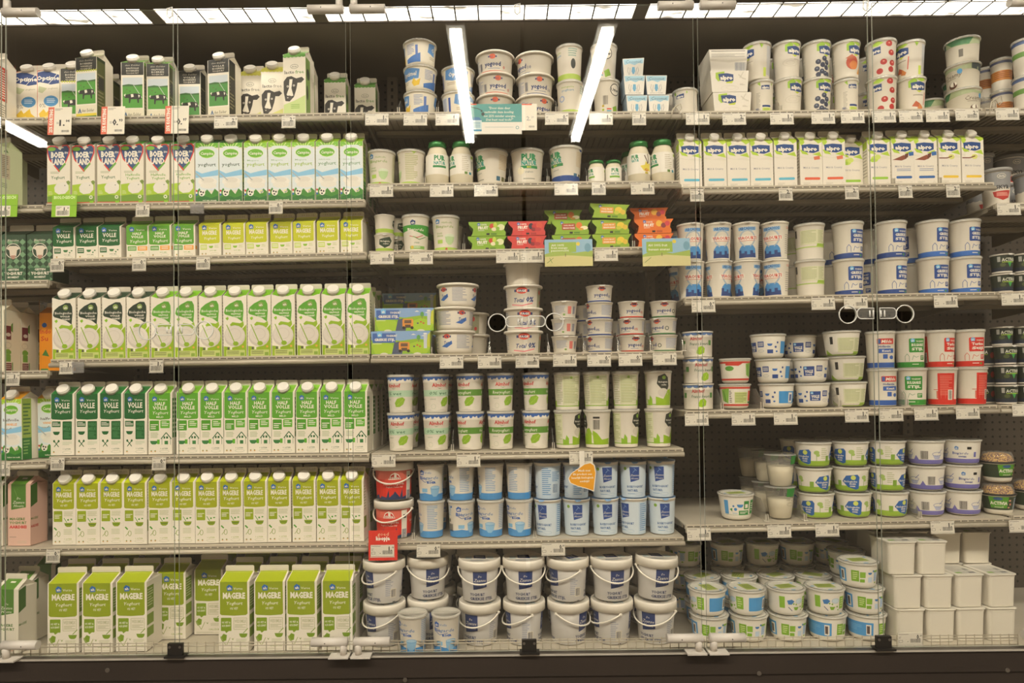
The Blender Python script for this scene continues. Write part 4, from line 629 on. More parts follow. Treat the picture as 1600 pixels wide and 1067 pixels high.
def rtub():
    w, d, h = 45*u, 58*u, 49*u; a = MB(); c = mat('e2dbcb', .35)
    def ring(W, D, z, r, n=5):
        P = []
        for (cx, cy, s) in ((W/2-r,-D/2+r,-90),(W/2-r,D/2-r,0),(-W/2+r,D/2-r,90),(-W/2+r,-D/2+r,180)):
            for k in range(n): t = math.radians(s+90*k/(n-1)); P.append((cx+r*math.cos(t), cy+r*math.sin(t), z))
        return P
    def loft(b, rings, m, cap0=True, cap1=True):
        V = [[b.bm.verts.new(p) for p in r] for r in rings]; k = b.slot(m)
        for A, B in zip(V, V[1:]):
            for i in range(len(A)):
                j = (i+1)%len(A); f = b.bm.faces.new((A[i],A[j],B[j],B[i])); f.material_index = k; f.smooth = False
        if cap0: b.bm.faces.new(V[0][::-1]).material_index = k
        if cap1: b.bm.faces.new(V[-1]).material_index = k
    loft(a, [ring(w*.86,d*.88,0,.008),ring(w*.88,d*.9,.002,.009),ring(w*.95,d*.96,h*.9,.011),ring(w*.97,d*.97,h*.93,.011),ring(w*.97,d*.97,h,.011)], c)
    l = MB(); lm = mat('e6e0d2', .3)
    loft(l, [ring(w*.98,d*.98,h-.001,.011),ring(w*1.03,d*1.02,h-.0005,.012),ring(w*1.03,d*1.02,h+.0022,.012),ring(w*.99,d*.98,h+.0026,.011)], lm)
    l.art([('RR',-17,-22,17,22,'d3cfc4',2),('RR',-16,-20,-6,-14,'7fae3c',1),('B',8,-6,15,4,'55504a'),('R',5,-20,15,-14,'6a6a6c'),('L',-14,-8,4,14,7,'b5b0a4'),('T','kwark',-2,-17,3,'8a8a80',12,.02)], lambda x,y,z,cc: (x*u,y*u,h+.0026+z*.00005))
    return [('body', a.mesh('tub_body')), ('lid', l.mesh('tub_lid'))]
def clearcup():
    rt, rb, H = 24*u, 17*u, 50*u; a = MB(); y = mat('e6ddc2', .4)
    prof = [(rb*.8,0),(rb*.97,.002),(rb,H*.06),(rb*1.15,H*.4),(rt*.86,H*.66),(rt*.93,H*.9),(rt,H)]
    a.lathe([(r,z,CLEAR) for r,z in prof]+[(rt*1.02,H,CLEAR),(rt*1.02,H-.001,CLEAR)], 32)
    b = MB(); b.lathe([(0,.001,y),(rb*.78,.001,y),(rb*.93,.004,y),(rb*1.09,H*.4,y),(rt*.81,H*.62,y),(rt*.6,H*.64,y),(0,H*.63,y)], 32)
    c = MB(); rm = rt*.95/u
    c.art(ART['ecoc'], lambda x,yy,l,cc: ((rad(prof,H-yy*u if yy*u < H else 0)+.0003+l*.00004)*math.sin(x/rm), -(rad(prof,max(0,H-yy*u))+.0003+l*.00004)*math.cos(x/rm), max(0,H-yy*u)), [k*5 for k in range(-7,8)], [])
    d = MB(); d.lathe([(rt*1.03,H,CLEARLID),(rt*1.03,H+.0015,CLEARLID),(0,H+.001,CLEARLID)], 32)
    return [('clear_cup', a.mesh('clear_cup')), ('yoghurt_filling', b.mesh('yoghurt_filling')), ('label_band', c.mesh('cup_label')), ('lid', d.mesh('cup_lid'))]
def granola():
    p = cup(48, 38, 31, 'e6dfd0', ART['acts'], 'none', True); rt, H = 24*u, 31*u
    b = MB(); b.lathe([(rt*1.0,H*.98,K_),(rt*1.05,H,K_),(rt*1.05,H+.003,K_),(rt*.9,H+.004,K_),(0,H+.004,K_)], 32)
    m = noisy('granola_crumbs', 'd8a63c', '5e2018', 240, .7, 0, .8, .06)
    c = MB(); c.lathe([(rt*.9,H+.004,m),(rt*.86,H+.012,m),(rt*.74,H+.022,m),(rt*.5,H+.027,m),(0,H+.028,m)], 28)
    d = MB(); d.lathe([(rt*.96,H+.004,CLEAR),(rt*.9,H+.02,CLEAR),(rt*.8,H+.031,CLEAR),(0,H+.033,CLEAR)], 28)
    return p+[('rim', b.mesh('granola_rim')), ('granola', c.mesh('granola')), ('dome_lid', d.mesh('granola_dome'))]
def fruitpack(c, c2, lab, t2, pics):
    art = [('R',-27,1,-1,5,c2)]+logo(-15,4,2.4)+([('T','100%',-7,4.5,3,W_,10,.02),('T','FRUIT',-8,9.5,4.6,W_,16,.05),('L',-16,13.5,-2,15,1,W_)] if not lab else [('RR',-15,5,6,15,lab,1),('T','100% FRUIT',-4,8,2.2,W_,16,.02),('T',t2,-4,12,2.4,W_,18,.03)])
    art = art[1:]+[('E',x,y,rx,ry,cc) for x,y,rx,ry,cc in pics]+[('R',-3,18,2,21,K_),('R',4,18,13,21,c2)]
    p = trap(62, 54, 22.3, 34, c, art, c2, True)
    cm = mat('d9a58a' if not lab else 'd8c08a', .3)
    for s in (-1, 1):
        b = MB(); b.lathe([(12*u*.8,.001,cm),(12*u,19*u,cm),(12.6*u,20*u,cm),(12.6*u,21*u,cm),(0,21*u,cm)], 20)
        me = b.mesh('snack_cup'); me.transform(Matrix.Translation((s*13.5*u,0,0))); p.append(('snack_cup', me))
    return p
def kids():
    art = [('R',-46,.4,46,17,'86a8d4'),('P',[(-46,14),(-20,12),(0,15),(24,12),(46,14),(46,35.6),(-46,35.6)],'8fb82c'),('P',[(-46,20),(-30,16),(-14,20),(-8,28),(-14,35.6),(-40,35.6)],'a5c832'),('P',[(14,20),(26,16),(40,19),(46,26),(40,35.6),(20,35.6),(12,28)],'a5c832'),
      ('P',[(-10,18),(-2,16),(4,26),(2,35.6),(-14,35.6)],'4a5670'),('RR',-44,3,-8,18,'3d64ac',1)]+logo(-33,5,4,SK)+[('T','YOGHURT',-16+2,7,3.4,W_,17,.03),('T','GRIEKSE STIJL',-25,13,4,W_,32,.04),('L',-44,19,-28,20.5,1,W_),
      ('RR',-3,17,14,30,'e0933c',2),('R',0,19,11,24,'6a4f3c'),('R',1,26,10,31,'5a4434'),('E',-1,31,2.4,2.4,K_),('E',12,31,2.4,2.4,K_),('E',-12,8,1,.4,W_),
      ('E',28,10,3,4,'5fa050'),('R',27.6,13,28.4,17,'8a6a4c'),('R',36,4,41,27,'c9cfd6'),('E',38.5,4,3.2,1,'e6e6e0'),('P',[(42,6),(46,2),(46,26),(41,24)],'c3c83c'),('E',21,24,1.6,1.2,'5a4a6c'),('E',26,22,1.6,1.2,'d0523c'),('E',30,24,1.6,1.2,'d0523c'),('P',[(16,6),(20,4),(24,6)],W_),('P',[(32,8),(35,6.5),(38,8)],W_),('E',-26,36,6,2.6,'dcd8c8'),('E',26,36,6,2.6,'dcd8c8')]
    return trap(93, 86, 36, 40, '86a8d4', art, '9fb84c')
def alp4(back=False):
    if back: art = [('L',-27,2,27,5,1,'8f8a80'),('L',-27,7,26,13,3,'a09a8e'),('P',[(-30,15),(0,17),(30,15),(30,18),(0,21),(-30,18)],'d3ccbd'),('B',10,21,28,34,'6a7488')]
    else: art = [('P',[(-22,3),(-8,1),(-8,14),(-18,17),(-22,12)],'a5c43c'),('P',[(-4,17),(6,16),(4,20),(-6,20)],'c9d83c'),('P',[(-18,5),(-4,4),(6,6),(6,16),(-4,18),(-16,15)],'26447c'),('T','alpro',-5,11,6.4,W_,20,.05),('G',[(14,6),(20,12),(26,14)],2,'cfc8b8'),('G',[(22,2),(16,12)],1.4,'cfc8b8'),('S',0,28,14,5,.6,'d6cfbf'),('S',2,27,8,3,.6,'d6cfbf'),('L',16,21,24,24,2,'b5ad9c')]
    return trap(61, 56, 34, 58, 'e6e0d4', art, 'd3cdbf')
def coco(): 
    art = [('P',[(-16,1),(16,1),(15,9),(8,8),(2,11),(-6,8),(-14,10)],'a3cde0'),('T','Coconut',0,5,5,'4a5a6c',25,.0,.2),('P',[(-2,14),(2,14),(3,22),(-3,22)],'6fb0d6'),('E',0,23,2,2.4,'6fb0d6'),('G',[(-8,14),(-9,20),(-7,26)],.6,'8a8a88'),('G',[(-5,15),(-6,26)],.6,'8a8a88'),('G',[(7,14),(8,20),(6,26)],.6,'8a8a88'),('G',[(5,15),(4,26)],.6,'8a8a88'),('T','SMOOTHIE',0,28,2,'8a8a88',20,.0)]
    return trap(34, 29, 30.5, 36, 'e9e5dc', art, 'a3b8cc')
# kind: (builder, stack step, half depth in u, name, category, description)
CT, CU, TU, BU, JA = 'yoghurt_carton', 'yoghurt_cup', 'yoghurt_tub', 'yoghurt_bucket', 'yoghurt_jar'
def c1(a, cap=9.3, base=WHITE, capc='f1ece2'): return lambda: carton(36.6, 96, 11, 8, cap, base, ART[a], capc)
def ch(a): return lambda: carton(35, 51, 10, 9, 0, WHITE, ART[a])
def ca(a): return lambda: carton(35.6, 74, 14, 6.5, 7.6, 'e9e2d4', ART[a])
def ck(wt, wb, h, a, lid='clear', base='ebe4d6', bowl=False): return lambda: cup(wt, wb, h, base, ART[a], lid, bowl)
KIND = {
 'volle1': (c1('volle1'),0,18.3,CT,'dark green full-fat yoghurt carton'), 'half1': (c1('half1'),0,18.3,CT,'green half-fat yoghurt carton'), 'mag1': (c1('mag1'),0,18.3,CT,'lime skimmed yoghurt carton'),
 'biov': (c1('biov'),0,18.3,CT,'carton with dark leaf emblem'), 'biog': (c1('biog'),0,18.3,CT,'carton with green leaf emblem'),
 'boerv': (c1('boerv'),0,18.3,CT,'heart-print carton with dark top'), 'boerh': (c1('boerh'),0,18.3,CT,'heart-print carton with green top'),
 'campy': (c1('campy'),0,18.3,CT,'sky-blue carton with dark lettering'), 'campm': (c1('campm'),0,18.3,CT,'sky-blue carton with lime lettering'), 'camph': (c1('camph'),0,18.3,CT,'sky-blue carton with grey-green lettering'), 'campv': (c1('campv'),0,18.3,CT,'orange-topped vanilla yoghurt carton'),
 'volle5': (ch('volle5'),0,17.5,CT,'small dark green capless carton'), 'half5': (ch('half5'),0,17.5,CT,'small mid-green capless carton'), 'mag5': (ch('mag5'),0,17.5,CT,'small lime capless carton'),
 'eeva': (c1('eeva'),0,18.3,CT,'black cow carton with checked bands'), 'eeha': (c1('eeha'),0,18.3,CT,'cow meadow carton with green top'), 'eevo': (c1('eevo'),0,18.3,CT,'cow meadow carton with black top'),
 'lacg': (c1('lacg'),0,18.3,CT,'cow-face carton with green top'), 'lacy': (c1('lacy'),0,18.3,CT,'cow-face carton with yellow top'),
 'opti': (c1('opti'),0,18.3,CT,'cream carton with blue oval logo'), 'redc': (c1('redc',0),0,18.3,CT,'cream carton with red side panel'),
 'arlb': (c1('arlb',0,'d3dab0'),0,18.3,CT,'pale green carton with beige panel'), 'goat': (lambda: carton(40, 74, 10, 9, 0, '2f4a34', ART['goat']),0,20,CT,'green chequered goat yoghurt carton'),
 'chry': (c1('chry',0,'e2dcc4'),0,18.3,CT,'cream carton with maroon side panels'), 'oran': (c1('oran',0,'e8920c'),0,18.3,CT,'bright orange yoghurt carton'),
 'zaan': (c1('zaan',0,'dfb8a6'),0,18.3,CT,'pink strawberry yoghurt carton'), 'zaag': (c1('zaag',0,'e2dbc9'),0,18.3,CT,'cream and green skimmed carton'),
 'mag15': (lambda: carton(46.5, 104, 9, 10, 0, WHITE, ART['mag15']),0,23.3,CT,'large lime skimmed yoghurt carton'),
 'alpb': (ca('alpb'),0,17.8,CT,'white carton with light-blue ribbon'), 'alpr': (ca('alpr'),0,17.8,CT,'white carton with red ribbon'), 'alpl': (ca('alpl'),0,17.8,CT,'white carton with lime ribbon'), 'alpn': (ca('alpn'),0,17.8,CT,'white carton with dark-blue ribbon'), 'alpy': (ca('alpy'),0,17.8,CT,'white carton with yellow lettering'),
 'alm0': (ck(44,36,59.5,'alm0','clear'),60.2,22,CU,'snow-peak cup with mint band'), 'almr': (ck(44,36,59.5,'almr','clear'),60.2,22,CU,'snow-peak cup with green band'),
 'grnc': (ck(44,36.5,59.5,'grnc'),60.2,22,CU,'white cup with lime skyline'), 'biob': (ck(43.5,36,57,'biob','clear'),58,22,CU,'cream cup with blue foot'),
 'zaac': (ck(44,37,57,'zaac','f:8fb4dc'),58,22,CU,'pale blue stirred-yoghurt cup'), 'gard': (ck(45,37,57,'gard'),58,22.5,CU,'cream cup with lime script'), 'gar2': (ck(45,36,59,'gar2'),59,22.5,CU,'cup with green swoosh band'),
 'purc': (ck(54,43,57,'purc'),58,27,CU,'large white cup with square lettering'), 'purb': (ck(54,43,60,'purb'),58,27,CU,'large white cup with navy foot'),
 'yiao': (ck(43,35,59,'yiao','foil'),60,21.5,CU,'white Greek cup with blue columns'), 'grie': (ck(47,40,57.5,'grie'),59,23.5,CU,'white cup with navy Greek label'), 'grik': (ck(47,40,57.5,'grik'),59,23.5,CU,'white cup with bright-blue Greek foot'),
 'bulg': (ck(45,38,58.5,'bulg'),59.5,22.5,CU,'white cup with green square label'), 'turk': (ck(45,38,58.5,'turk'),59.5,22.5,CU,'white cup with red square label'), 'bran': (ck(44,38,58.5,'bran'),59.5,22,CU,'white and blue curd cup'),
 'plain': (ck(44,36,58,'alp_plain'),59,22,CU,'plain soy yoghurt cup'), 'blue': (ck(45,36,58,'alp_blue'),59,22.5,CU,'blueberry print cup'), 'peach': (ck(44,36,58,'alp_peach'),59,22,CU,'peach print cup'),
 'cher': (ck(46,38,59,'alp_cher'),59.5,23,CU,'cherry print cup'), 'nut': (ck(43,35,57.5,'alp_nut'),58.5,21.5,CU,'cup with orange fruit pieces'), 'alpsm': (ck(38,33,56,'alpsm'),59,19,CU,'white cup with tiny logo'),
 'biot': (ck(43,36,57,'biot'),57.5,21.5,CU,'tall cream cup with lime foot'), 'umer': (ck(43,35,57,'umer'),57.5,21.5,CU,'tall cup with round black emblem'), 'skyr': (ck(42,34,58,'skyr','w:9a9894'),50,21,CU,'grey-topped cup with red ribbon'), 'skyb': (ck(46,36,54,'skyr','w:7a7874'),50,23,CU,'big grey cup with red ribbon'),
 'alda': (ck(38,31,58,'alda'),59,19,CU,'tall cup with orange fruit'), 'orak': (ck(32,27,52,'orak'),53,16,CU,'slim cup with orange band'), 'oja': (ck(40,40,46,'alpsm'),47,20,CU,'cream cup with side barcode'),
 'smbi': (ck(33,28,29.5,'smbi','foil'),31,16.5,CU,'small cup with black leaf emblem'), 'grnb': (ck(46,39,57,'kwkg'),58,23,CU,'cup with lime small print'),
 'optt': (ck(54,46,39,'optt','clear','ece4d2',True),41,27,TU,'white tub with blue oval logo'), 'yogB': (ck(60,52,33,'yogB','white'),34.6,30,TU,'white tub with red zero print'), 'yogC': (ck(60,52,33,'yogC','white'),34.6,30,TU,'white tub with ten-percent print'),
 'crea': (ck(50,43,39,'crea','clear','ded7c6'),41,25,TU,'beige coconut tub'), 'almk': (ck(49,44,40.5,'almk','foil'),41.5,24.5,TU,'snow-peak curd tub with leaf'), 'kwca': (ck(49,42,38.5,'kwca','clear','ebe4d6',True),40.5,24.5,TU,'red and green curd tub'),
 'kwbl': (ck(55,47,37.5,'kwbl','clear','ebe5d8',True),39.6,27.5,TU,'white tub with blue drawings'), 'kwkg': (ck(56,47,38.5,'kwkg','clear','ebe5d8',True),40.6,28,TU,'white tub with lime small print'),
 'kwbi': (ck(55,47,38.5,'kwbi','clear','ebe5d8',True),40.4,27.5,TU,'white tub with blue leaf emblem'), 'kwpu': (ck(55,47,38.5,'kwpu','clear','ebe5d8',True),40,27.5,TU,'white tub with lilac foot'),
 'kwmx': (ck(58,50,38.5,'kwmx','print','ebe5d8',True),40.2,29,TU,'curd tub with green and blue blocks'), 'kwm2': (ck(58,50,38.5,'kwm2','print','ebe5d8',True),40.2,29,TU,'curd tub with bowl drawings'), 'kwgn': (ck(56,46,40,'kwgn','print','ebe5d8',True),40,28,TU,'curd tub with green house drawing'),
 'fag': (ck(60,52,34.5,'fag','white'),36.3,30,TU,'white tub with red round crest'), 'fagb': (ck(65,58,36,'fagb','white','e9e2d5',True),37.4,32.5,TU,'wide tub with blue script'), 
 'yog0': (ck(43.5,37,25.6,'yog0','foil'),27,22,TU,'small tub with red foot'), 'yog10': (ck(43.5,37,25.6,'yog10','foil'),26.6,22,TU,'small tub with navy foot'), 'yogg': (ck(43.5,37,25.6,'yogg','foil'),27,22,TU,'small tub with green foot'), 'smal': (ck(43,35,26,'smal','foil'),27.6,22,TU,'small plain tub with red stamp'),
 'actv': (ck(33,27,29.5,'actv','foil'),31.4,16.5,CU,'small black yoghurt cup'), 'acts': (granola,51,24,CU,'black cup under granola dome'),
 'clr': (clearcup,51,24.5,CU,'clear cup of plain yoghurt'),
 'buck': (lambda: bucket(66,60,52,64,14,'dfdcd8',ART['buck'],True),65.2,33,BU,'white bucket with navy label'), 'hulr': (lambda: bucket(64,58,54,58.5,12,'ece5da',ART['hulr'],False),60.5,32,BU,'red yoghurt bucket'),
 'purj': (lambda: jar(37,71,ART['purj']),0,18.5,JA,'tall green-lidded yoghurt jar'), 'purv': (lambda: jar(37,69,ART['purv']),0,18.5,JA,'jar with vanilla flower label'), 'purs': (lambda: jar(26,38,ART['purs'],10,True),0,13,JA,'small green-lidded jar'),
 'rtub': (rtub,51.5,29,'curd_tub','rectangular cream curd tub'), 
 'alp4': (alp4,34.5,29,'yoghurt_multipack','white soy yoghurt multipack'), 'alp4b': (lambda: alp4(True),34.5,29,'yoghurt_multipack','multipack with barcode side'), 'coco': (coco,31.5,18,'drink_box','white and blue coconut box'),
 'kids': (kids,36.6,20,'yoghurt_multipack','blue and green multipack with bus'),
 'frap': (lambda: fruitpack('86b02c','5f8a24','', '', [(6,7,4,4,'c8402c'),(11,6,3,5,'c3d44c'),(20,9,6,5,'dfe0b0'),(9,12,4,3,'e9dfb8'),(15,11,3,3,'8cb83c')]),23,17,'fruit_snack_pack','green apple-pear fruit pack'),
 'frre': (lambda: fruitpack('d0403c','a82c2c','', '', [(5,8,4,5,'2f2a3c'),(11,8,5,4,'c8282c'),(18,7,5,5,'d8503c'),(9,13,4,3,'8a1f2c'),(16,13,5,3,'b83038')]),23,17,'fruit_snack_pack','red berry fruit pack'),
 'frma': (lambda: fruitpack('8ab02c','5f8a24','b0452c','MANGO PASSIE', [(12,8,5,5,'e0782c'),(20,12,6,3,'efe0b8'),(15,14,4,2,'d8a03c')]),23,17,'fruit_snack_pack','green mango fruit pack'),
 'frba': (lambda: fruitpack('8fb02c','5f8a24','e09a3c','BANAAN ANANAS', [(14,9,6,5,'e9c83c'),(21,12,4,4,'dcb83c'),(11,13,4,3,'c9c83c')]),23,17,'fruit_snack_pack','lime banana fruit pack'),
 'fror': (lambda: fruitpack('e2701c','b8501c','', '', [(8,7,5,5,'eeb83c'),(15,10,4,4,'8a2f3c'),(21,7,4,4,'d03c4c')]),23,17,'fruit_snack_pack','orange tropical fruit pack'),
}
CATS = {CT:'yoghurt carton', CU:'yoghurt cup', TU:'yoghurt tub', BU:'yoghurt bucket', JA:'yoghurt jar', 'curd_tub':'curd tub','yoghurt_multipack':'multipack','drink_box':'drink box','fruit_snack_pack':'fruit snack'}
ICON = {}
def parts_of(kind):
    if kind not in ICON: ICON[kind] = KIND[kind][0]()
    return ICON[kind]
# ---------------------------------------------------------------- shelves: photo line of the standing surface at the front edge
YF = 1.97
SH = {  # key: (x0, y0, x1, y1, front depth, left end px, right end px, words)
 'FL1': (-60,187.5,70,186,YF,-100,73,'far left bay top shelf'), 'FL2': (-60,324,72,322,YF,-100,73,'far left bay second shelf'), 'FL3': (0,440,75,438.5,YF,-100,80,'far left bay third shelf'),
 'FL4': (0,580,75,579,YF,-100,80,'far left bay fourth shelf'), 'FL5': (0,721,75,719,YF,-100,78,'far left bay fifth shelf'),
 'L1': (75,186,575,178,YF,75,570,'left bay top shelf'), 'L2': (75,320,570,313.5,YF,75,572,'left bay second shelf'), 'L3': (80,406,570,395,YF,82,574,'left bay third shelf'), 'L4': (82,562,575,554,YF,82,578,'left bay fourth shelf'),
 'L5': (80,713,575,708.5,YF,80,578,'left bay fifth shelf'), 'L6': (80,854.5,575,848,YF,-100,577,'left bay sixth shelf'),
 'C1': (575,178,1060,176.5,YF,572,1062,'middle bay top shelf'), 'C2': (578,289,1062,284,YF,575,1062,'middle bay second shelf'), 'C3': (578,394,1062,386,YF,577,1064,'middle bay third shelf'), 'C4': (578,555,1065,549,YF,581,1066,'middle bay fourth shelf'),
 'C5': (575,708,1065,700,YF,581,1067,'middle bay fifth shelf'), 'C6': (575,846,1068,838,YF,580,1068,'middle bay sixth shelf'),
 'R1': (1060,177,1540,171.5,YF,1064,1532,'right bay top shelf'), 'R2': (1062,294,1545,287,YF,1064,1550,'right bay second shelf'), 'R3': (1062,466,1545,457,YF,1068,1552,'right bay third shelf'), 'R4': (1066,642,1555,633,YF,1070,1555,'right bay fourth shelf'),
 'R5': (1068,819,1550,809,YF,1070,1576,'right bay fifth shelf'),
 'FR1': (1540,171.5,1640,170,YF,1534,1720,'far right bay top shelf'), 'FR2': (1540,319.5,1640,318,YF,1553,1720,'far right bay second shelf'), 'FR3': (1550,457,1640,455,YF,1555,1720,'far right bay third shelf'), 'FR4': (1556,633,1640,631.5,YF,1558,1720,'far right bay fourth shelf'), 'FR5': (1575,805,1640,803.5,YF,1578,1720,'far right bay fifth shelf'),
 'D': (0,1026,1600,1010.5,1.90,-110,1720,'bottom deck'),
}
SHG = {}
for k, (x0, y0, x1, y1, Y, xa, xb, wd) in SH.items():
    P, Q = U(x0,y0,Y), U(x1,y1,Y); sl = (Q.z-P.z)/(Q.x-P.x)
    SHG[k] = (P, sl, Y)
def shz(k, X): P, sl, Y = SHG[k]; return P.z+(X-P.x)*sl
def shx(k, px, Y):                                    # x on the shelf surface under a photo column
    X = U(px, 500, Y).x
    for _ in range(3): X = XZ(px, Y, shz(k, X)+.06)
    return X
ORD = ['first','second','third','fourth','fifth','sixth','seventh','eighth','ninth','tenth','eleventh','twelfth','thirteenth','fourteenth','fifteenth','sixteenth','seventeenth']
ITEMS = []                                            # (kind, shelf, X, Y, z, rot, level, row, tilt)
def put(shelf, kind, x, dy=.012, rot=0, lev=0, row=0, tilt=0, dz=0):
    Y = SHG[shelf][2]+dy+KIND[kind][2]*u if dy is not None else 0
    X = shx(shelf, x, Y if KIND[kind][3] in (CU,TU,BU,JA) else Y-KIND[kind][2]*u)
    step = KIND[kind][1]*u
    ITEMS.append((kind, shelf, X, Y, shz(shelf, X)+.002+lev*step+dz, rot, lev, row, tilt))
def rowof(shelf, kind, xs, dy=.012, rots=None, lev=0, row=0, back=0, pitch=None):
    for i, x in enumerate(xs):
        r = rots[i] if rots else random.uniform(-2, 2)
        put(shelf, kind, x, dy+random.uniform(0, .004), r, lev, row)
        X, Y = ITEMS[-1][2], ITEMS[-1][3]
        for b in range(back):
            p = (pitch or (2*KIND[kind][2]*u+.003))*(b+1)
            ITEMS.append((kind, shelf, X+random.uniform(-.002,.002), Y+p+.004, shz(shelf, X)+.0012+lev*KIND[kind][1]*u, random.uniform(-2,2), lev, row+b+1, 0))
def behind(n=1, pitch=.1, every=1):                   # more of the same standing behind the last front item
    k, s, X, Y, z, r, l, rw, t = ITEMS[-1]
    for b in range(n): ITEMS.append((k, s, X+random.uniform(-.004,.004), Y+pitch*(b+1), z, r+random.choice((0,60,170,-90)), l, rw+b+1, t))
# far left bay
put('FL1','redc',-19,.01,-4); put('FL1','redc',-13,.09,-2,row=1)
put('FL2','arlb',-9,.008,-18); put('FL2','arlb',1,.1,-18,row=1)
put('FL3','goat',-24,.012,0); put('FL3','goat',21,.012,0); put('FL3','goat',66,.014,0)
for i in range(4): ITEMS.append(('chry','FL4',XZ(-17,1.97,1.2),SHG['FL4'][2]+.012+18.3*u+i*.072,shz('FL4',-.8*1.97)+.0012,0,0,i,0))
put('FL4','oran',79,.115,0)
put('FL5','campv',20,.012,-6); put('FL5','campv',22,.1,-3,row=1); put('FL5','campv',78,.062,0)
put('L6','zaag',-14,.012,0); put('L6','zaan',31,.012,-3); put('L6','zaag',34,.1,-2,row=1); put('L6','zaag',36,.18,0,row=2)
# left bay
for x, dy, r in ((38,.08,0),(76,.08,0)): put('FL1' if x < 75 else 'L1','opti',x,dy,r)
put('L1','eeva',112,.07,0); put('L1','eeva',137,.0,-7,row=0); put('L1','eeva',146,.10,-3,row=1); put('L1','eeva',160,.18,0,row=2)
put('L1','eeha',209,.034,0); put('L1','eeha',248,.045,0)
put('L1','eevo',294,.1,0); put('L1','eevo',327,.115,0,row=1); put('L1','eevo',344,.028,-8)
put('L1','lacy',387,.09,0); put('L1','lacy',426,.09,0)
put('L1','lacg',462,.0,-5); put('L1','lacg',470,.085,-2,row=1); put('L1','lacg',524,.17,0,row=2); put('L1','lacg',571,.21,0,row=3)
rowof('L2','boerv',(92,131,170),back=1); rowof('L2','boerh',(207,246,287),back=1)
rowof('L2','campy',(326,362),back=1); rowof('L2','campm',(399,437,473),back=1); rowof('L2','camph',(510,548),back=2)
rowof('L3','volle5',(99,135,171),back=1); rowof('L3','half5',(215,251,287),back=1); rowof('L3','mag5',(329,366,402,440,476,513,550),back=1); put('L3','mag5',566,.2,row=3)
rowof('L4','biov',(100,140,178,217),back=1); rowof('L4','biog',(254,292,329,367,405,443,482,521),back=1); rowof('L4','biog',(560,),back=3)
rowof('L5','volle1',(97,137,173,212),back=1); rowof('L5','half1',(250,294,331,369,404,443,481,518),back=1); rowof('L5','half1',(556,),back=3)
rowof('L6','mag1',(101,139,176,213,250,286,324,361,397,436,475,513,551),back=1,pitch=.078)
for x, dy in ((98,.02),(152,.02),(205,.025),(366,.02),(421,.02),(472,.02),(527,.02)): put('D','mag15',x,dy,random.uniform(-2,2))
put('D','mag15',266,.11,0,row=1); put('D','mag15',326,.15,0,row=1)
for x in (114,168,218,382,436,487,540): put('D','mag15',x,.115,random.uniform(-2,2),row=1)
for x in (130,187,236,345,396,447,498,546): put('D','mag15',x,.21 if x != 345 else .25,random.uniform(-2,2),row=2)
put('D','zaag',12,.02,-4); put('D','zaag',-33,.02,0); put('D','zaag',33,.1,-3,row=1); put('D','zaag',70,.28,0,row=2)
# middle bay
for l, r in ((0,-80),(1,-38),(2,-110)): put('C1','optt',657,.012,r,l)
for l, r in ((0,40),(1,0)): put('C1','optt',716,.02,r,l)
for l in (0,1,2): put('C1','yogB',774+(l==1)*2,.012,(0,8,-8)[l],l)
for l in (0,1,2): put('C1','yogC',835,.02,(30,12,-60)[l],l)
for l, r in ((0,-10),(1,-70)): put('C1','biot',890,.02,r,l)
put('C1','umer',947,.012,12,0); put('C1','umer',944,.012,-20,1)
put('C1','coco',995,.014,0,0); put('C1','coco',1029,.014,0,0); put('C1','coco',992,.014,0,1); put('C1','coco',1025,.014,0,1); put('C1','coco',992,.03,-6,2)
put('C1','oja',1070,.03,-40); put('C1','biot',1050,.12,150,row=1); put('C1','alp4',1075,.15,0,1,row=1,dz=-.005)
for k, x, r in (('gard',598,-6),('gard',642,-90)): put('C2',k,x,.012,r); behind(1)
put('C2','purj',683,.01,14); put('C2','purj',721,.01,-62); 
put('C2','purc',768,.012,-62); behind(1,.11); put('C2','purc',824,.012,0); behind(1,.11); put('C2','purb',884,.008,-55)
put('C2','purs',933,.012,-60); put('C2','purs',957,.012,0); put('C2','purv',999,.012,8); put('C2','purj',1034,.012,-70); put('C2','purv',985,.1,0,row=1)
for l, r in ((0,10),(1,100)): put('C3','smbi',601,.016,r,l); 
put('C3','smbi',622,.07,0,0,row=1); put('C3','smbi',622,.07,40,1,row=1)
put('C3','gar2',650,.012,0); behind(1); put('C3','gard',697,.012,0); behind(1)
for l in (0,1): put('C3','frap',763,.012,0,l); put('C3','frre',825-3*(1-l),.014,0,l); put('C3','frma',893,.012,0,l); put('C3','frba',956,.012,0,l); put('C3','fror',1022,.012,0,l)
put('C3','frma',881,.06,0,2,row=1); put('C3','frba',953,.006,-3,2,tilt=4); put('C3','fror',1015,.05,0,2,row=1)
put('C4','kids',626,.0,0,0); put('C4','kids',632,.008,0,1); put('C4','kids',640,.19,0,2,row=1); put('C4','kids',640,.19,0,1,row=1); put('C4','kids',640,.19,0,0,row=1)
for l, r in ((0,-35),(1,12),(2,-60)): put('C4','fagb',710+(l==2)*6,.014,r,l)
put('C4','fag',735,.1,-90,0,row=1); put('C4','fag',735,.1,-60,1,row=1)
for l, r in ((0,0),(1,4),(2,-6),(3,180)): put('C4','fag',818,.014,r,l)
for l, r in ((0,0),(1,-12),(2,-6)): put('C4','smal',882,.014,r,l)
for l, r in ((0,-60),(1,-60),(2,-75),(3,4)): put('C4','yog10',937,.012,r,l)
for l, r in ((0,8),(1,-32),(2,2)): put('C4','yog0',987,.012,r,l)
for l, r in ((0,-80),(1,-45),(2,-8)): put('C4','yogg',1037,.012,r,l)
for l in (0,1,2): put('C4','yog10',917,.1,-100,l,row=1)
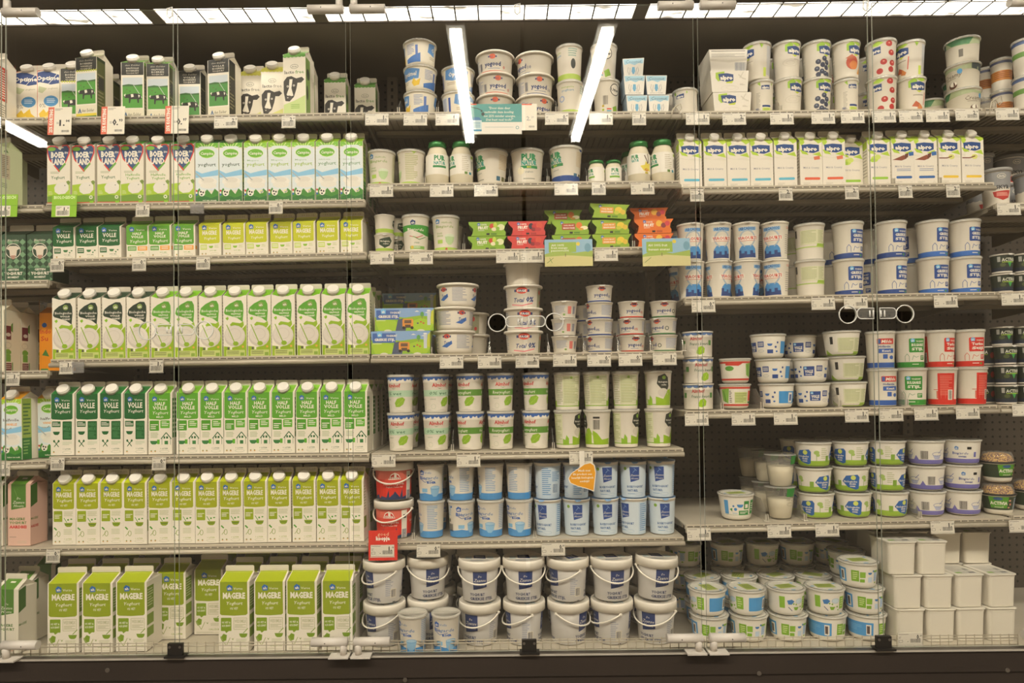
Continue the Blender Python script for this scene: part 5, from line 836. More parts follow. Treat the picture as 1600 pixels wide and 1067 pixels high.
for l in (0,1): put('C4','yog0',966,.1,-90,l,row=1); put('C4','yogg',1010,.1,-90,l,row=1)
AL = ((627,'alm0',(-12,-28)),(682,'alm0',(5,22)),(735,'almr',(-50,-32)),(783,'almr',(4,10)),(838,'almr',(-38,-46)))
for x, k, rr in AL:
    for l in (0,1): put('C5',k,x,.012,rr[l],l); behind(1)
for x, rr in ((887,(-36,38)),(933,(80,20)),(978,(-30,22)),(1029,(-36,-64))):
    for l in (0,1): put('C5','grnc',x,.012,-rr[l] if x > 2000 else {(887,0):-70,(887,1):20,(933,0):150,(933,1):5,(978,0):-75,(978,1):10,(1029,0):-78,(1029,1):-112}[(x,l)],l)
    behind(1)
put('C6','hulr',616,.008,-20,0); put('C6','hulr',616,.008,0,1); ITEMS[-2] = ITEMS[-2]
for x, rr in ((674,(-85,0)),(721,(30,-75)),(767,(-30,-95)),(812,(-26,-130))):
    for l in (0,1): put('C6','biob',x,.012,rr[l],l); behind(1)
for x, rr in ((856,(-30,-100)),(901,(0,-90)),(947,(3,4)),(989,(-52,-3)),(1034,(3,-22))):
    for l in (0,1): put('C6','zaac',x,.012,rr[l],l); behind(1)
BX = ((601,(-40,-48)),(669,(-120,22)),(750,(-28,2)),(819,(-70,3)),(888,(50,-60)),(956,(-75,10)),(1024,(-36,8)))
for x, rr in BX:
    for l in (0,1): put('D','buck',x,(.055 if x==669 else .022)+(.004 if l else 0),rr[l],l,tilt=3 if (x==1024 and l) else 0); 
for x in (681,745,817,881,945,1009):
    for l in (0,1): put('D','buck',x,.17,random.choice((30,-60,10,160)),l,row=1)
put('D','biob',645,-.032,-26); put('D','biob',697,-.032,0)
# right bay
put('R1','alp4',1144,.012,0,0); put('R1','alp4',1141,.012,0,1); put('R1','alp4b',1139,.014,0,2)
put('R1','alpsm',1192,.02,0,0); put('R1','plain',1184,.02,-75,1)
for k, x, rr in (('plain',1229,(12,8)),('blue',1276,(8,14)),('peach',1322,(-85,14)),('cher',1379,(0,16)),('nut',1422,(-5,-80))):
    for l in (0,1):
        if k == 'peach' and l == 0: put('R1','alpsm',1322,.02,6,0)
        elif k == 'cher' and l == 1: put('R1','cher',1379,.014,-2,1)
        else: put('R1',k,x,.016,rr[l],l)
    for l in (0,1): put('R1',k,x-24,.13,20,l,row=1)
for l, r in ((0,0),(1,-80),(2,80)): put('R1','crea',1505,.014,r,l)
put('R1','crea',1449,.09,70,0,row=1)
for l in (0,1): put('FR1','crea',1500,.12,50,l,row=1)
for l in (0,1): put('FR1','alda',1604,.012,-10,l); put('FR1','orak',1566,.09,0,l,row=1); put('FR1','orak',1541,.15,0,l,row=1)
rowof('R2','alpb',(1079,1118,1155,1191,1228)); rowof('R2','alpr',(1270,1306)); put('R2','alpl',1337,.045,0); put('R2','alpl',1373,.02,0); rowof('R2','alpn',(1409,1445)); rowof('R2','alpy',(1481,1517))
put('R2','alpb',1068,.09,0,row=1)
for x in (1125,1162,1200,1262,1300,1344,1384,1420,1460): put('R2','alpb' if x < 1230 else 'alpr',x-12,.095,0,row=1)
put('FR2','skyr',1556,.01,-6); put('FR2','skyb',1610,.02,0); put('FR2','skyr',1536,.16,8,1,row=1); put('FR2','skyb',1575,.15,0,1,row=1); put('FR2','skyr',1530,.16,8,0,row=1); put('FR2','skyb',1575,.15,0,0,row=1)
for x, rr in ((1081,(0,-2)),(1122,(38,2)),(1167,(52,-14)),(1212,(-40,-38))):
    for l in (0,1): put('R3','yiao',x,.012,rr[l],l); behind(1)
for l in (0,1): put('R3','grnb',1266,.012,-14,l); behind(1)
for x, kk in ((1326,('grie','grie')),(1393,('grie','grie')),(1458,('grik','grik')),(1508,('grik','grik'))):
    for l in (0,1): put('R3',kk[l],x,.012,(-22,-10)[l] if x != 1393 else (-6,-16)[l],l); behind(1,.11)
for l in (0,1):
    put('R3','grie',1294,.1,90,l,row=1); put('R3','grik',1424,.1,70,l,row=1)
for x in (1566,1599):
    for l in (0,1): put('FR3','actv',x,.012,4,l); put('FR3','actv',x-14,.1,4,l+1,row=1)
for x in (1572,1606):
    for l in (0,1,2): put('FR4','actv',x,.012,4,l)
    put('FR4','actv',x-5,.06,0,3,row=1)
for l in range(3): put('FR4','actv',1541,.07,-60,l,row=1)
for l, r in ((0,-6),(1,8),(2,-10)): put('R4','almk',1091,.012,r,l)
put('R4','kwca',1148,.012,-98,0); put('R4','kwca',1149,.012,5,1); put('R4','kwca',1126,.12,60,1,row=1)
for l, r, x in ((0,-115,1215),(1,-75,1208),(2,-75,1201)): put('R4','kwbl',x,.014,r,l)
for l, r, x in ((0,-4,1273),(1,-20,1271)): put('R4','kwbl',x,.014,r,l)
put('R4','kwbl',1250,.09,-18,2,row=1); put('R4','kwbl',1245,.1,40,1,row=1); put('R4','kwbl',1240,.1,40,0,row=1)
for l, r, x in ((0,0,1334),(1,4,1334),(2,2,1316)): put('R4','kwkg',x,.014,r,l)
for l in (0,1,2): put('R4','kwkg',1302,.12,90,l,row=1)
for l, r in ((0,14),(1,4)): put('R4','bran',1374,.014,r,l)
for l, r in ((0,-52),(1,-28)): put('R4','bulg',1420,.012,r,l)
for x, rr in ((1467,(95,-8)),(1511,(128,-28))):
    for l in (0,1): put('R4','turk',x,.012,rr[l],l)
    behind(1,.1)
put('R5','kwgn',1150,.012,0); put('R5','clr',1219,.012,0,0); put('R5','clr',1220,.012,18,1)
for l in (0,1): put('R5','clr',1198+l,.115,20-l*30,l,row=1); put('R5','clr',1176-l*2,.22,l*12,l,row=2)
for x, rr in ((1272,(-60,8,-62)),(1330,(-28,-28,-72)),(1387,(14,-95,-100))):
    for l in (0,1,2): put('R5','kwbi',x-(2-l)*0+(3 if l==0 else 0),.012,rr[l],l); behind(1,.115)
for x, rr in ((1448,(6,28,6)),(1504,(10,-80,-100))):
    for l in (0,1,2): put('R5','kwpu',x,.012,rr[l],l); behind(1,.115)
put('R5','acts',1558,.012,-30,0); put('R5','acts',1557,.012,4,1); put('FR5','acts',1608,.03,10,0); put('FR5','acts',1606,.09,0,1,row=1)
for i, x in enumerate((1113,1173,1233,1294)):
    put('D','kwmx',x,.03,(8,-2,6,55)[i],0); put('D','kwm2',x-2,.03,(-84,-86,6,-8)[i],1)
for i, x in enumerate((1100,1161,1217,1275)):
    for l in (0,1): put('D','kwmx' if i != 2 else 'kwm2',x,.15,(10,40,0,-60)[i]+l*20,l,row=1)
for i, x in enumerate((1071,1140,1191,1244,1300)):
    for l in (0,1,2): put('D',('kwmx','kwmx','kwm2','kwmx','kwmx')[i],x,.27,(-60,10,0,0,-70)[i],l,row=2)
for i, l in enumerate((0,1,2)): put('D','kwmx',(1361,1358,1350)[i],.03,(60,2,0)[i],l)
for l in (0,1,2): put('D','kwmx',1333,.15,-66,l,row=1)
put('D','kwmx',1098,.44-.02,0,3,row=3) if False else None
for x, dy in ((1413,.03),(1463,.03)):
    for l in (0,1,2): put('D','rtub',x-(l*2),dy,0,l)
for x in (1514,1568):
    for l in (0,1): put('D','rtub',x,.035,(0,3)[l],l)
for x, y in ((1390,.16),(1432,.16),(1480,.14),(1528,.14)):
    for l in (0,1,2): put('D','rtub',x,y,random.uniform(-2,2),l,row=1)
for x in (1365,1412,1455,1497):
    for l in (0,1,2): put('D','rtub',x,.28,0,l,row=2)
# ---- nudge packs that would touch, drop hidden back-row ones that have no room
def dims(k, C_={}):
    if k not in C_:
        vs = [v.co for _, me in parts_of(k) for v in me.vertices if not (_ == 'handle')]
        C_[k] = (max(abs(v.x) for v in vs), (max(v.y for v in vs)-min(v.y for v in vs))/2, max(v.z for v in vs))
    return C_[k]
IT = [list(i) for i in ITEMS]; dead = set()
ROUND = (CU, TU, BU, JA)
for it in range(14):
    for a in range(len(IT)):
        if a in dead: continue
        A = IT[a]; da = dims(A[0]); ra = KIND[A[0]][3] in ROUND
        for b in range(a+1, len(IT)):
            if b in dead: continue
            B = IT[b]
            if abs(A[2]-B[2]) > .14 or abs(A[3]-B[3]) > .14 or abs(A[4]-B[4]) > .25: continue
            db = dims(B[0])
            if A[0] == B[0] and A[6] != B[6] and abs(A[2]-B[2]) < .02 and abs(A[3]-B[3]) < .02: continue
            if A[4]+da[2] <= B[4]+.004 or B[4]+db[2] <= A[4]+.004: continue
            dx, dy = B[2]-A[2], B[3]-A[3]; rb = KIND[B[0]][3] in ROUND
            if ra and rb:
                d = math.hypot(dx, dy); need = da[0]+db[0]+.0014
                if d >= need: continue
                ox = math.sqrt(max(0, need*need-dy*dy))-abs(dx); oy = math.sqrt(max(0, need*need-dx*dx))-abs(dy)
            else:
                ea, eb = [abs(math.sin(math.radians(q[5])))*d_[0]*.9 if KIND[q[0]][3] not in ROUND else 0 for q, d_ in ((A,da),(B,db))]
                ox = da[0]+db[0]+.0014+(ea+eb)*.5-abs(dx); oy = da[1]+db[1]+.0014+ea+eb-abs(dy)
                if ox <= 0 or oy <= 0: continue
            if A[7] == B[7] and abs(dy) < .05:
                s_ = 1 if dx >= 0 else -1
                if ox > .03 and A[7] > 0: dead.add(b); continue
                A[2] -= s_*ox*.5; B[2] += s_*ox*.5
            else:
                D_, Fr = (B, A) if B[3] >= A[3] else (A, B)
                if A[7] == 0 and B[7] == 0 and ox < .012: s_ = 1 if dx >= 0 else -1; A[2] -= s_*ox*.5; B[2] += s_*ox*.5
                else: D_[3] += oy
for i, q in enumerate(IT):
    if q[3]+dims(q[0])[1] > 2.405 and q[7] > 0: dead.add(i)
for i, q in enumerate(IT):                              # a pack whose support was dropped goes too
    if i not in dead and q[6] > 0 and q[7] > 0 and not any(j not in dead and p[0] == q[0] and p[1] == q[1] and p[6] == q[6]-1 and abs(p[2]-q[2]) < .03 and abs(p[3]-q[3]) < .05 for j, p in enumerate(IT)) and q[0] != 'skyr' and q[0] != 'skyb': dead.add(i)
ITEMS[:] = [tuple(q) for i, q in enumerate(IT) if i not in dead]
print('dropped', len(dead))
# ---- build every pack as its own object
from collections import defaultdict
cols = defaultdict(list)
for i, it in enumerate(ITEMS): cols[(it[0], it[1], it[7])].append(i)
place = {}
for key, ids in cols.items():
    xs = sorted(ids, key=lambda i: ITEMS[i][2]); stacks = []
    for i in xs:
        for s in stacks:
            if abs(ITEMS[s[0]][2]-ITEMS[i][2]) < .024 and ITEMS[i][6] not in [ITEMS[j][6] for j in s]: s.append(i); break
        else: stacks.append([i])
    for n, s in enumerate(stacks):
        s.sort(key=lambda i: ITEMS[i][6]); top = len(s)
        for k, i in enumerate(s):
            lv = '' if top == 1 else ('bottom' if k == 0 else 'top' if k == top-1 else 'middle' if top == 3 else ('lower middle','upper middle')[k-1])
            place[i] = (lv, ORD[n]+' from left' if len(stacks) > 1 else '')
ROWW = ['', 'second row', 'third row', 'back row']
protos = {}
for i, (kind, shelf, X, Y, z, rot, lev, row, tilt) in enumerate(ITEMS):
    _, _, hd, nm, desc = KIND[kind]
    lv, od = place[i]
    o = empty(nm, (X, Y, z))
    o.rotation_euler = (0, -math.atan(SHG[shelf][1])+math.radians(tilt), math.radians(rot))
    if tilt: o.location.z += math.sin(math.radians(abs(tilt)))*.028
    label = ', '.join(t for t in (desc, lv+' of stack' if lv else '', od, ROWW[min(row,3)], SH[shelf][7]) if t)
    if len(label.replace(',', '').split()) > 16: label = label.replace(' of stack', '')
    tag(o, label, CATS[nm], '%ss, %s' % (desc, SH[shelf][7]))
    if kind in protos:
        for c in protos[kind]:
            c2 = c.copy(); C.objects.link(c2); c2.parent = o
    else:
        protos[kind] = [link(pn, me, o) for pn, me in parts_of(kind)]
# ---------------------------------------------------------------- shelves
YB = 2.43                                              # perforated back wall
for k, (x0, y0, x1, y1, Y, xa, xb, wd) in SH.items():
    if k == 'D': continue
    Xa, Xb = U(xa, y0, Y).x, U(xb, y1, Y).x; Xm = (Xa+Xb)/2; L = Xb-Xa; h = L/2
    o = empty('cabinet_shelf', (Xm, Y, shz(k, Xm))); o.rotation_euler = (0, -math.atan(SHG[k][1]), 0)
    tag(o, 'cream metal wire-front shelf of the '+wd.replace(' shelf',' level'), 'shelf', 'metal shelves of the display cabinet')
    D = YB-Y-.0245
    a = MB(); a.box(-h, -.006, -.004, h, D, 0, SHELFM)
    a.box(-h, -.006, -.014, h, .004, -.004, SHELFM)
    link('shelf_plate', a.mesh('shelf_plate'), o)
    r = MB(); r.box(-h+.002, -.011, -.0085, h-.002, -.006, .0012, SHELFM)
    n = int(L/.0205); dk = mat('5f574c', .6)
    for i in range(n):
        xx = -h+.004+i*(L-.006)/n; r.box(xx, -.0113, -.0066, xx+.0165, -.0105, -.0036, dk)
    r.path([(-h,-.012,-.017),(h,-.012,-.017)], .0068, SHELFM, 10)
    link('front_rail', r.mesh('front_rail'), o)
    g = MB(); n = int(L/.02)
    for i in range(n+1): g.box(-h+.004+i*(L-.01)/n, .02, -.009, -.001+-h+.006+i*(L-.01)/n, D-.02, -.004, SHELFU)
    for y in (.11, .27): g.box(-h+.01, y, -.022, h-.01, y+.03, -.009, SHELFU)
    link('underside_ribs', g.mesh('underside_ribs'), o)
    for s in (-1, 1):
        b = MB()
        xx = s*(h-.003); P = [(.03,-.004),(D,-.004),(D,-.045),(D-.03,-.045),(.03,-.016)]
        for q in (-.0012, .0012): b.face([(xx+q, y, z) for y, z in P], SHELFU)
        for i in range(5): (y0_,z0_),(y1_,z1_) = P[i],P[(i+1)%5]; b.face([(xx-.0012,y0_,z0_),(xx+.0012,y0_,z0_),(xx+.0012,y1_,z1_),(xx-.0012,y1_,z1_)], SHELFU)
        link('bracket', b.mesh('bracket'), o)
# ---------------------------------------------------------------- refrigerated cabinet
cab = empty('refrigerated_cabinet', (0, 2.0, 0)); tag(cab, 'long dark refrigerated dairy cabinet with six glass doors', 'display cabinet')
cab.location = (0, 0, 0)
XL, XR = -2.2, 2.35; ZC = U(785, 33, 2.04).z; ZD = shz('D', 0)
def cpart(name, fn):
    m = MB(); fn(m); return link(name, m.mesh(name), cab)
def f(m): m.box(XL, YB, ZD-.05, XR, YB+.03, ZC+.02, PEGM)
cpart('back_panel', f)
def f(m): m.box(XL, 2.035, ZC+.0, XR, YB, ZC+.02, LINERM)
cpart('roof_panel', f)
for s_ in (XL-.03, XR):
    def f(m): m.box(s_, 1.86, 0, s_+.03, YB+.03, ZC+.06, LINERM)
    cpart('end_panel', f)
def f(m): m.box(XL, 1.862, ZD-.012, XR, YB, ZD, SHELFM)
cpart('deck_tray', f)
def f(m):
    for px in (90, 578, 1068, 1556):
        X = U(px, 500, YB-.5).x*(YB/(YB-.5)) if False else U(px, 500, 1.97).x
        m.box(X-.018, YB-.022, ZD, X+.018, YB, ZC, LINERM)
        n = int((ZC-ZD)/.025)
        for i in range(n): m.box(X-.004, YB-.0228, ZD+.01+i*.025, X+.004, YB-.0218, ZD+.022+i*.025, BLACKM)
cpart('slotted_upright', f)
def strip(m):
    z = ZC
    n = int((XR-XL)/.069)
    for i in range(n):
        a = XL+i*.069; m.box(a+.0022, 1.953, z, a+.0668, 2.033, z+.004, STRIPM); m.box(a-.0022, 1.953, z-.001, a+.0022, 2.033, z+.004, BLACKM)
    m.box(XL, 1.945, z+.002, XR, 2.04, z+.02, BLACKM)
def f(m):
    zf = ZC
    m.box(XL, 1.865, zf-.002, XR, 1.951, zf+.06, FRAMEM); m.box(XL, 1.835, zf+.004, XR, 1.87, zf+.09, FRAMEM); m.box(XL, 1.83, zf+.012, XR, 1.836, zf+.2, BLACKM)
    m.box(XL, 2.031, zf-.004, XR, 2.038, zf+.01, FRAMEM)
    for px in (228, 492, 1006): X = U(px, 20, 1.95).x; m.box(X-.02, 1.951, zf-.003, X+.02, 2.034, zf+.006, LINERM)
cpart('top_frame', f); cpart('canopy_light', strip)
ZS = U(800, 1021.5, 1.842).z; ZK = U(800, 1057, 1.846).z
def f(m):
    m.box(XL, 1.846, ZK, XR, 1.86, ZS-.005, BASEM); m.box(XL, 1.852, 0.08, XR, 1.862, ZK, BASEM); m.box(XL, 1.87, 0.0, XR, 1.93, .08, BLACKM)
cpart('kick_plate', f)
def f(m):
    m.box(XL, 1.842, ZS-.005, XR, 1.862, ZS, SILLM); m.box(XL, 1.840, ZS-.006, XR, 1.843, ZS-.001, 'a39b8f')
cpart('door_sill', f)
def f(m):
    rn = random.Random(8)
    for px, py in ((168,1047),(633,1062),(1186,1052),(1574,1047)): m.tube(Vector(U(px,py,1.846))+Vector((0,.002,0)), Vector(U(px,py,1.846))-Vector((0,.002,0)), .006, SILLM, 14)
cpart('kick_plate_screw', f)
# doors: pane with finger hole, clear grip half, white pivot hinges
YG = 1.85
ZT, ZBm = U(785, 9.5, YG).z, ZS+.004
JT = [-266, 4, 275, 547, 822, 1095, 1370, 1645]
gap = .0062
HY = {2: 511, 4: 504, 6: 497}
def rect_pane(x0, x1, hx, hz):
    bm = bmesh.new(); r = .0235; n = 32
    if hx is None:
        vs = [bm.verts.new(p) for p in ((x0,YG,ZBm),(x1,YG,ZBm),(x1,YG,ZT),(x0,YG,ZT))]; bm.faces.new(vs)
    else:
        outer = [(x0,ZBm),(x1,ZBm),(x1,ZT),(x0,ZT)]
        ring = [bm.verts.new((hx+r*math.cos(2*math.pi*i/n), YG, hz+r*math.sin(2*math.pi*i/n))) for i in range(n)]
        ov = [bm.verts.new((x,YG,z)) for x, z in outer]
        seg = [n*5//8, n*7//8, n//8, n*3//8]
        for i in range(4):
            a, b = seg[i], seg[(i+1)%4]
            if b < a: b += n
            loop = [ov[i], ov[(i+1)%4]]+[ring[j%n] for j in range(b, a-1, -1)]
            bm.faces.new(loop)
    bmesh.ops.recalc_face_normals(bm, faces=bm.faces[:])
    g = bmesh.ops.extrude_face_region(bm, geom=bm.faces[:])
    bmesh.ops.translate(bm, verts=[e for e in g['geom'] if isinstance(e, bmesh.types.BMVert)], vec=(0, .005, 0))
    bmesh.ops.recalc_face_normals(bm, faces=bm.faces[:])
    me = bpy.data.meshes.new('door_pane'); edge = mat('a8aa9c', .15, 0, .8)
    me.materials.append(GLASS); me.materials.append(edge)
    for fc in bm.faces:
        if abs(fc.normal.y) < .5: fc.material_index = 1
    bm.to_mesh(me); bm.free(); return me
for i in range(7):
    xa, xb = XZ(JT[i], YG, 1.2)+gap, XZ(JT[i+1], YG, 1.2)-gap
    hole = None
    for j in (i, i+1):
        if j in HY: hole = (XZ(JT[j], YG, 1.29)+(.0785 if j == i else -.0785), U(800, HY[j], YG).z, 1 if j == i else -1)
    pane = link('glass_door', rect_pane(xa, xb, hole[0] if hole else None, hole[1] if hole else None), cab)
    if hole:
        hx, hz, s = hole
        m = MB(); m.path([(hx+.0242*math.cos(t*math.pi/20), YG-.0015, hz+.0242*math.sin(t*math.pi/20)) for t in range(40)], .0016, RINGM, 6, True); link('finger_ring', m.mesh('finger_ring'), pane)
        m = MB(); e = (xa if s > 0 else xb); pts = []
        for t in range(9): a = math.pi/2-math.pi*t/8; pts.append((e+s*(.036+.012*math.cos(a)), YG-.006, hz+.002+.0145*math.sin(a)))
        pts = [(e+s*.002, YG-.006, hz+.0165)]+pts+[(e+s*.002, YG-.006, hz-.0125)]
        m.path(pts, .0016, RINGM, 6, True)
        m.face([(x,y+.0005,z) for x,y,z in pts], clear('grip_plastic',(.97,.97,.95,1),.10,.15) if 'grip_plastic' not in bpy.data.materials else bpy.data.materials['grip_plastic'])
        for q in (.004, .014): m.tube((e+s*q,YG-.008,hz+.010),(e+s*q,YG-.008,hz-.008),.0022,RINGM,8)
        link('door_grip', m.mesh('door_grip'), pane)
    for j, s, e in ((i, 1, xa), (i+1, -1, xb)):
        if j in (1, 3, 5, 7):
            for z, st in ((ZT-.011, 1), (ZBm+.035, -1)):
                m = MB(); m.tube((e+s*.004,YG-.012,z),(e+s*.1,YG-.012,z),.0122,HINGEM,24); m.tube((e+s*.002,YG-.012,z),(e+s*.006,YG-.012,z),.009,HINGEM,20)
                m.tube((e+s*.014,YG-.012,z),(e+s*.014,YG-.012,z+st*(.034 if st > 0 else .0355)),.0105,HINGEM,20,True,.009)
                m.tube((e+s*.062,YG-.0245,z),(e+s*.062,YG-.0235,z),.0016,BLACKM,10)
                if st < 0: m.box(e-s*.003 if s>0 else e-.05, YG-.035, ZS+.001, e+.05 if s>0 else e+.003, YG+.012, ZS+.005, HINGEM)
                link('pivot_hinge', m.mesh('pivot_hinge'), pane)
        elif s > 0:
            m = MB(); z = ZBm+.012
            m.box(e-.026, YG-.012, z-.012, e+.014, YG-.001, z+.022, BLACKM); m.box(e-.032, YG-.02, ZS+.001, e+.022, YG+.01, ZS+.006, BLACKM)
            for q in (-.02, .008): m.tube((e+q,YG-.0135,z+.013),(e+q,YG-.0118,z+.013),.0035,SILLM,10)
            link('door_stop', m.mesh('door_stop'), pane)
            m = MB(); m.path([(e-.012,YG-.004,ZT+.004),(e-.026,YG-.004,ZT),(e-.026,YG-.004,ZT-.02),(e-.02,YG-.004,ZT-.026),(e-.012,YG-.004,ZT-.02)], .0022, RINGM, 8, True); m.box(e-.026,YG-.005,ZT-.02,e-.012,YG-.003,ZT,CLEAR); link('door_clip', m.mesh('door_clip'), pane)
# wire fence baskets along the deck
for xa, xb, w_ in ((-100,62,'far left bay'),(64,552,'left bay'),(556,1100,'middle bay'),(1104,1590,'right bay')):
    Yf = 1.878; P0, P1 = U(xa, 1003, Yf), U(xb, 1003, Yf)
    zt = lambda X: shz('D', X)+.042; zb = lambda X: shz('D', X)+.002
    m = MB(); r = .0013
    for dz in (0, -.008): 
        m.tube((P0.x,Yf,zt(P0.x)+dz),(P1.x,Yf,zt(P1.x)+dz),.0018 if dz else .0013,WIREM,6)
    m.tube((P0.x,Yf,zb(P0.x)+.014),(P1.x,Yf,zb(P1.x)+.014),r,WIREM,6); m.tube((P0.x,Yf,zb(P0.x)),(P1.x,Yf,zb(P1.x)),r,WIREM,6)
    n = int((P1.x-P0.x)/.0235)
    for i in range(n+1):
        X = P0.x+(P1.x-P0.x)*i/n; m.tube((X,Yf-.001,zb(X)),(X,Yf-.001,zt(X)+.003),r,WIREM,5,False)
    tag(link('wire_fence', m.mesh('wire_fence')), 'low cream wire fence along the deck front, '+w_, 'wire fence', 'wire fences along the bottom deck')
# ---------------------------------------------------------------- price tags
TAGW = WHITE
def tagart(p, sup, small):
    W = 10.5 if small else 18; H = 9.2 if small else 8.6
    o = [('L',-W+1,-H+1.5,W*.2,-H+3.2,1,'7a756c'),('T',p,(W-6) if not small else W-6,-H+5.5,6.2,'1a1a18',5.4 if small else 5.2,.04)]
    if sup: o.append(('T',sup,W-2.2,-H+4,2.6,'2a2a28',3,.03))
    if small: o += [('B',-W+1.5,-.5,W-1.5,H-2,'2a2824'),('L',-W+1,-H+5,-W+5,-1.5,2,'8a857c')]
    else: o += [('B',0,-.2,W-2.5,5.4,'2a2824'),('L',-W+1.2,-H+5.5,-W+5,-H+9,2,'8a857c'),('RR',-W+1.2,1.6,-W+7,5.4,'8a857c',.5),('RR',-W+1.8,2.2,-W+6.4,4.8,TAGW,.4),('E',-3.4,4,.7,.7,'55504a')]
    return o
TM = {}
def tagmesh(p, sup, small):
    k = (p, sup, small)
    if k not in TM:
        W = (10.5 if small else 18)*u; H = (9.2 if small else 8.6)*u; m = MB()
        m.box(-W, -.0006, -H, W, .0006, H, TAGW); m.art(tagart(p, sup, small), lambda x,y,l,c: (x*u, -.0006-l*.00004, -y*u), (), ())
        a = m.mesh('price_card'); n = MB(); n.box(-W-.0012, -.0018, -H-.0022, W+.0012, -.0012, H+.001, clear('tag_sleeve',(1,1,1,1),.05,.15) if 'tag_sleeve' not in bpy.data.materials else bpy.data.materials['tag_sleeve']); n.box(-W-.0012,-.0018,-H-.0026,W+.0012,.0008,-H-.001,'d9d2c6')
        n.box(-W, .0006, H-.004, W, .003, H, 'd9d2c6')
        TM[k] = (a, n.mesh('tag_holder'))
    return TM[k]
TG = {'L1':[(353,191,'2.','39'),(451,190,'2.','49',1)], 'C1':[(589,186.5,'1.','11'),(649,186.5,'1.','15'),(699,186.5,'1.','15'),(870,185.5,'0.','89'),(939,185.5,'1.','99'),(998.5,185.5,'1.','09',1),(1090,185.5,'1.','99')],
 'R1':[(1147,185.5,'2.','09'),(1221.5,185,'1.','99'),(1286,184,'1.','99'),(1332,183,'1.','99'),(1381,182,'1.','99'),(1423,181.5,'2.','09'),(1465,181,'1.','99'),(1511,179,'2.','99')],'FR1':[(1574,178,'1.','29')],
 'L2':[(223,328.5,'1.','09',1),(431,324,'0.','99',1)],'C2':[(596,298,'1.','25'),(690,298,'1.','99'),(759.5,297.5,'2.','49'),(884.5,295.5,'2.','89'),(935.5,294.5,'0.','95',1),(1004,294,'1.','99')],
 'R2':[(1089,304.5,'2.','19',1),(1227.5,303,'2.','19',1),(1331,301,'2.','19',1),(1414.5,299,'2.','19',1),(1489,298,'2.','19',1)],'FR2':[(1576,326.5,'1.','99')],
 'L3':[(89.5,414.5,'0.','69',1),(217.5,413,'0.','75',1),(317.5,411,'0.','59',1)],'C3':[(597,403,'0.','69'),(658,403,'0.','89'),(793.5,401,'1.','69'),(831,400.5,'1.','69'),(947,398,'1.','69')],
 'R3':[(1099,478,'0.','85'),(1286,474,'1.','49'),(1337,472.5,'1.','39'),(1477.5,470.5,'1.','39')],'FR3':[(1583,467,'1.','59')],
 'FL4':[(20,592,'1.','19',1)],'L4':[(104,574,'1.','19',1),(244.5,572,'1.','07',1)],'C4':[(705.5,565.5,'2.','96'),(765,565.5,'1.','19'),(824,564.5,'2.','96'),(882.5,562.5,'1.','23'),(936,562.5,'0.','99'),(985,561.5,'0.','89'),(1038.5,560.5,'1.','15')],
 'R4':[(1088.5,655,'1.','49'),(1161.5,654.5,'1.','59'),(1227.5,653.5,'1.','29'),(1338.5,649.5,'1.','35'),(1392.5,648,'1.','35'),(1447,646.5,'1.','35'),(1512,644.5,'1.','35')],'FR4':[(1600,640,'1.','59')],
 'FL5':[(5,733,'1.','19',1)],'L5':[(90,724.5,'0.','94',1),(248.5,724,'0.','89',1)],'C5':[(599.5,719.5,'1.','25'),(732,719.5,'1.','47'),(908,715,'1.','39')],
 'R5':[(1092,834,'1.','35'),(1217.5,829.5,'1.','29'),(1292.5,828,'1.','57'),(1472.5,823.5,'1.','59')],'FR5':[(1595,821.5,'1.','79')],
 'L6':[(83,868.5,'0.','79',1)],'C6':[(598.5,859,'1.','99'),(669.5,860,'0.','89'),(864.5,857.5,'0.','89')]}
def place_tag(shelf, px, py, Y, mesh, name, label, cat, group=None, rot=0):
    P = U(px, py, Y); o = empty(name, P); o.rotation_euler = (math.radians(-4), -math.atan(SHG[shelf][1]), 0)
    tag(o, label, cat, group); return o
for sh, L in TG.items():
    Y = SHG[sh][2]-.0225
    for n, t in enumerate(L):
        px, py, p, sup = t[:4]; sm = len(t) > 4
        kind = 'small square' if sm else 'wide'
        o = place_tag(sh, px, py, Y, None, 'price_tag', '%s price tag reading %s%s%s, %s' % (kind, p, sup, ', '+ORD[n]+' from left' if len(L) > 1 else '', SH[sh][7]), 'price tag', 'price tags, '+SH[sh][7])
        if sh == 'C6' and n == 0: o.location.y -= .009
        a, b = tagmesh(p, sup, sm); link('price_card', a, o); link('tag_holder', b, o)
def panel(name, shelf, cx, cy, W, H, Y, bg, art, label, cat, group=None, edge=None, extra=None):
    o = place_tag(shelf, cx, cy, Y, None, name, label, cat, group); k = Y/F/u
    m = MB(); w2, h2 = W/2*u*k, H/2*u*k; m.box(-w2, -.0006, -h2, w2, .0006, h2, bg)
    m.art(art, lambda x,y,l,c: (x*u*k, -.0006-l*.00004, -y*u*k), (), ())
    link('printed_card', m.mesh('printed_card'), o)
    c = MB(); c.box(-.008, .0006, h2-.012, .008, .012, h2-.006, CLEAR); link('mounting_clip', c.mesh('mounting_clip'), o)
    return o
for px, py, pr, sup, od in ((93.5,189,'1.','04','left-hand'),(176.5,188,'0.','93','middle'),(276.5,187,'0.','97','right-hand')):
    panel('discount_card','L1',px,py,37,45,1.94,WHITE,[('R',-18.5,-22.5,-9,22.5,'e0694c'),('T','25% KORTING',-13.8,0,5.4,W_,38,.05,0,-90),('T',pr,4,3,9.5,'1f1f1d',9,.04),('T',sup,12.5,0,4,'1f1f1d',6,.04),('L',-8,-20,4,-16,2,'8a857c'),('B',3,15,15,18.5,'2a2824'),('L',-5,2,-1,6,2,'8a857c')],'%s white discount card with orange strip reading %s%s' % (od,pr,sup),'price card','discount cards on the left bay top shelf')
